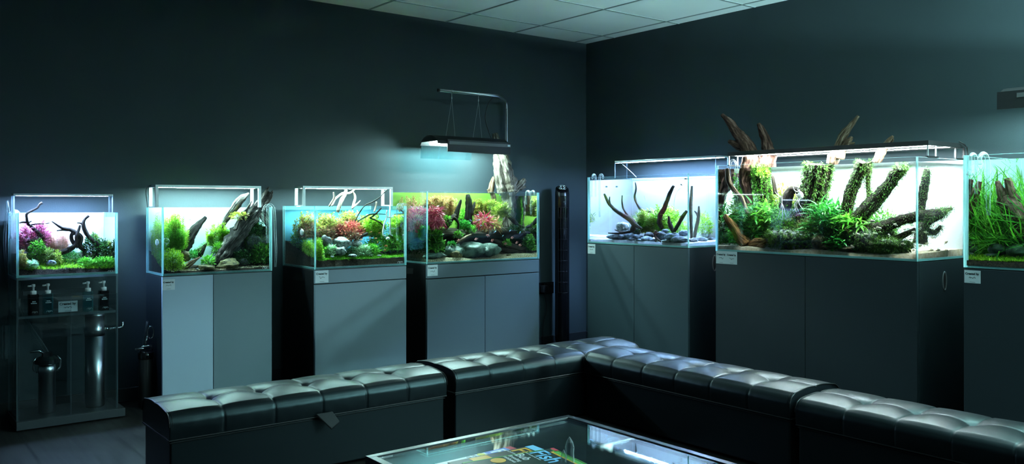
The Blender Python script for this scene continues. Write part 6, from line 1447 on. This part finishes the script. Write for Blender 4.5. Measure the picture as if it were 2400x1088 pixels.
    # angelfish with long trailing fins
    for i, (x, y, lb) in enumerate([(1832, 470, 'white angelfish with trailing fins at the left'), (1875, 458, 'white angelfish with a red head next to the thickest trunk')]):
        c = T.hit(x, y, .07); f = T.U * (.5 if i else -.5) + T.V * .6; f = unit(f); mb = MB()
        V, F = fish_geo(c, f, .05, .045, .010); mb.add(V, F)
        for (dx, dz, w) in ((.002, -.11, .0035), (-.010, -.095, .003), (.012, -.085, .003), (-.02, .05, .004), (.0, .06, .004)):
            mb.tube(spline([list(c + T.Z * math.copysign(.015, dz)), list(c - f * .4 * abs(dz) * .5 + T.U * dx + T.Z * dz * .5), list(c + T.U * (dx * 2.2) + T.Z * dz)], 12), [w * (1 - .8 * j / 12) for j in range(13)], 5)
        tag(mb.build('angelfish', M['fish_white'], None, c, smooth=True), lb, 'fish', 'angelfish in the largest tank')
    for (x, y, a, v) in [(240, 770, 5, .05), (282, 818, 5, .05), (258, 857, 10, .04), (195, 863, 15, .04), (140, 860, -5, .04), (232, 918, 8, .035), (105, 943, 0, .03), (396, 793, 160, .06), (355, 866, 120, .06), (460, 825, 175, .08), (447, 922, 170, .05), (520, 842, 170, .08), (518, 965, 175, .04)]:
        fish(T, *zr(x, y), v, 20 if a < 90 else 13, a, M['fish_pale'], 'pale gold fish swimming over the sand at the front of the largest aquarium', 'pale gold fish in the largest tank', .34)
    for (x, y, a, v) in [(562, 820, 60, .2), (600, 843, 170, .22), (648, 880, 20, .24), (608, 921, 30, .2), (640, 962, 5, .2), (688, 963, 15, .26), (738, 912, 50, .36), (565, 935, 40, .15), (745, 966, 20, .34)]:
        fish(T, *zr(x, y), v, 13, a, M['fish_pale'], 'pale gold fish swimming near the right glass of the largest aquarium', 'pale gold fish in the largest tank', .36)
    lily(T, [(1726, 470, .15), (1726, 395, .15), (1725, 384, .15), (1720, 376, .15), (1714, 378, .15), (1710, 395, .15), (1708, 420, .15)], .006, 'white glass pipe at the left rim of the largest tank')
tank6()

# ---- tank 7: tall grass, cut by the frame
def tank7():
    T = T7; k = .4959; z = zx(2220, 150, k)
    make_tank(T, 'tall-grass aquarium cut off by the right edge of the frame', M['film_teal'], g=.012)
    H = ground(T, 'soil', 'soil under the yellow-green carpet of the tall-grass aquarium', M['soil'], lambda u, v: .022 + .05 * v, rough=.005)
    carpet(T, 'yellow-green carpet plant at the front of the tall-grass aquarium', M['l_carpet'], H, .015, .62, .015, .17, 5200, .014, .004)
    def lane(u0, u1, v0, v1, n, h, m, label):
        u = rng.uniform(u0, u1, n); v = rng.uniform(v0, v1, n); P = np.array([T.p(a, b, H(a, b)) for a, b in zip(u, v)])
        D = np.tile([0, 0, 1.0], (n, 1)) + rng.normal(0, .42, (n, 3)); V, F = leaf_geo(P, D, h * rng.uniform(.5, 1.15, n), .0062 * rng.uniform(.6, 1.3, n), rng.uniform(.1, 1.5, n), 8, .5)
        lo = T.p(.014, .014, 0); hi = T.p(T.w - .014, T.d - .02, T.z1 - .026)
        for q in range(3): V[:, q] = np.clip(V[:, q], min(lo[q], hi[q]) if q < 2 else T.z0, max(lo[q], hi[q]))
        mb = MB(); mb.add(V, F); tag(mb.build('grass_plant', m, None, T.p((u0 + u1) / 2, (v0 + v1) / 2, T.z0 + .02)), label, 'aquarium plant')
    lane(.02, .30, .20, .40, 760, .32, M['l_green'], 'tall mid-green ribbon grass at the left of the tall-grass tank')
    lane(.25, .62, .26, .52, 900, .36, M['l_emer'], 'tall emerald ribbon grass behind the brown log')
    lane(.02, .60, .40, .57, 900, .42, M['l_green'], 'back row of ribbon grass in the tall-grass tank')
    lane(.02, .20, .17, .26, 160, .17, M['l_bright'], 'shorter yellow-green ribbon grass near the front glass')
    lane(.22, .50, .18, .25, 50, .16, M['l_bright'], 'short ribbon grass tufts above the dark stones')
    drift(T, [[(2400, 540, .22, 24), (2385, 505, .22, 26), (2365, 480, .22, 22), (2350, 470, .22, 12), (2344, 485, .22, 7)], [(2372, 485, .22, 16), (2352, 462, .22, 12), (2345, 445, .22, 9), (2337, 425, .22, 5)], [(2380, 475, .22, 14), (2370, 450, .22, 10), (2365, 430, .22, 9), (2362, 418, .22, 7)], [(2415, 560, .22, 22), (2390, 520, .22, 26)]], M['wood_red'], 'brown forked log among the grass of the tall-grass tank', ridge=.12, n=14)
    for i, (x, y, rx, ry, v, lb) in enumerate([(2340, 585, 22, 13, .16, 'dark rounded stone left of the other two in the tall-grass tank'), (2385, 588, 26, 15, .15, 'largest dark rounded stone in the tall-grass tank'), (2325, 600, 16, 6, .13, 'low flat stone in front of the dark rounded stones')]):
        rock(T, x, y, rx, ry, v, M['rock_green'], lb, 230 + i, amp=.2)
    lily(T, [(2316, 505, .07), (2316, 400, .07), (2315, 378, .07), (2311, 364, .06), (2303, 360, .03), (2297, 368, .0), (2296, 385, -.012)], .009, 'long straight glass pipe at the left rim of the tall-grass tank')
    lily(T, [(2288, 455, .06), (2288, 400, .06), (2288, 376, .06), (2285, 364, .05), (2279, 361, .025), (2275, 368, .0), (2274, 400, -.010)], .007, 'bell-ended glass pipe at the left rim of the tall-grass tank', .02)
tank7()
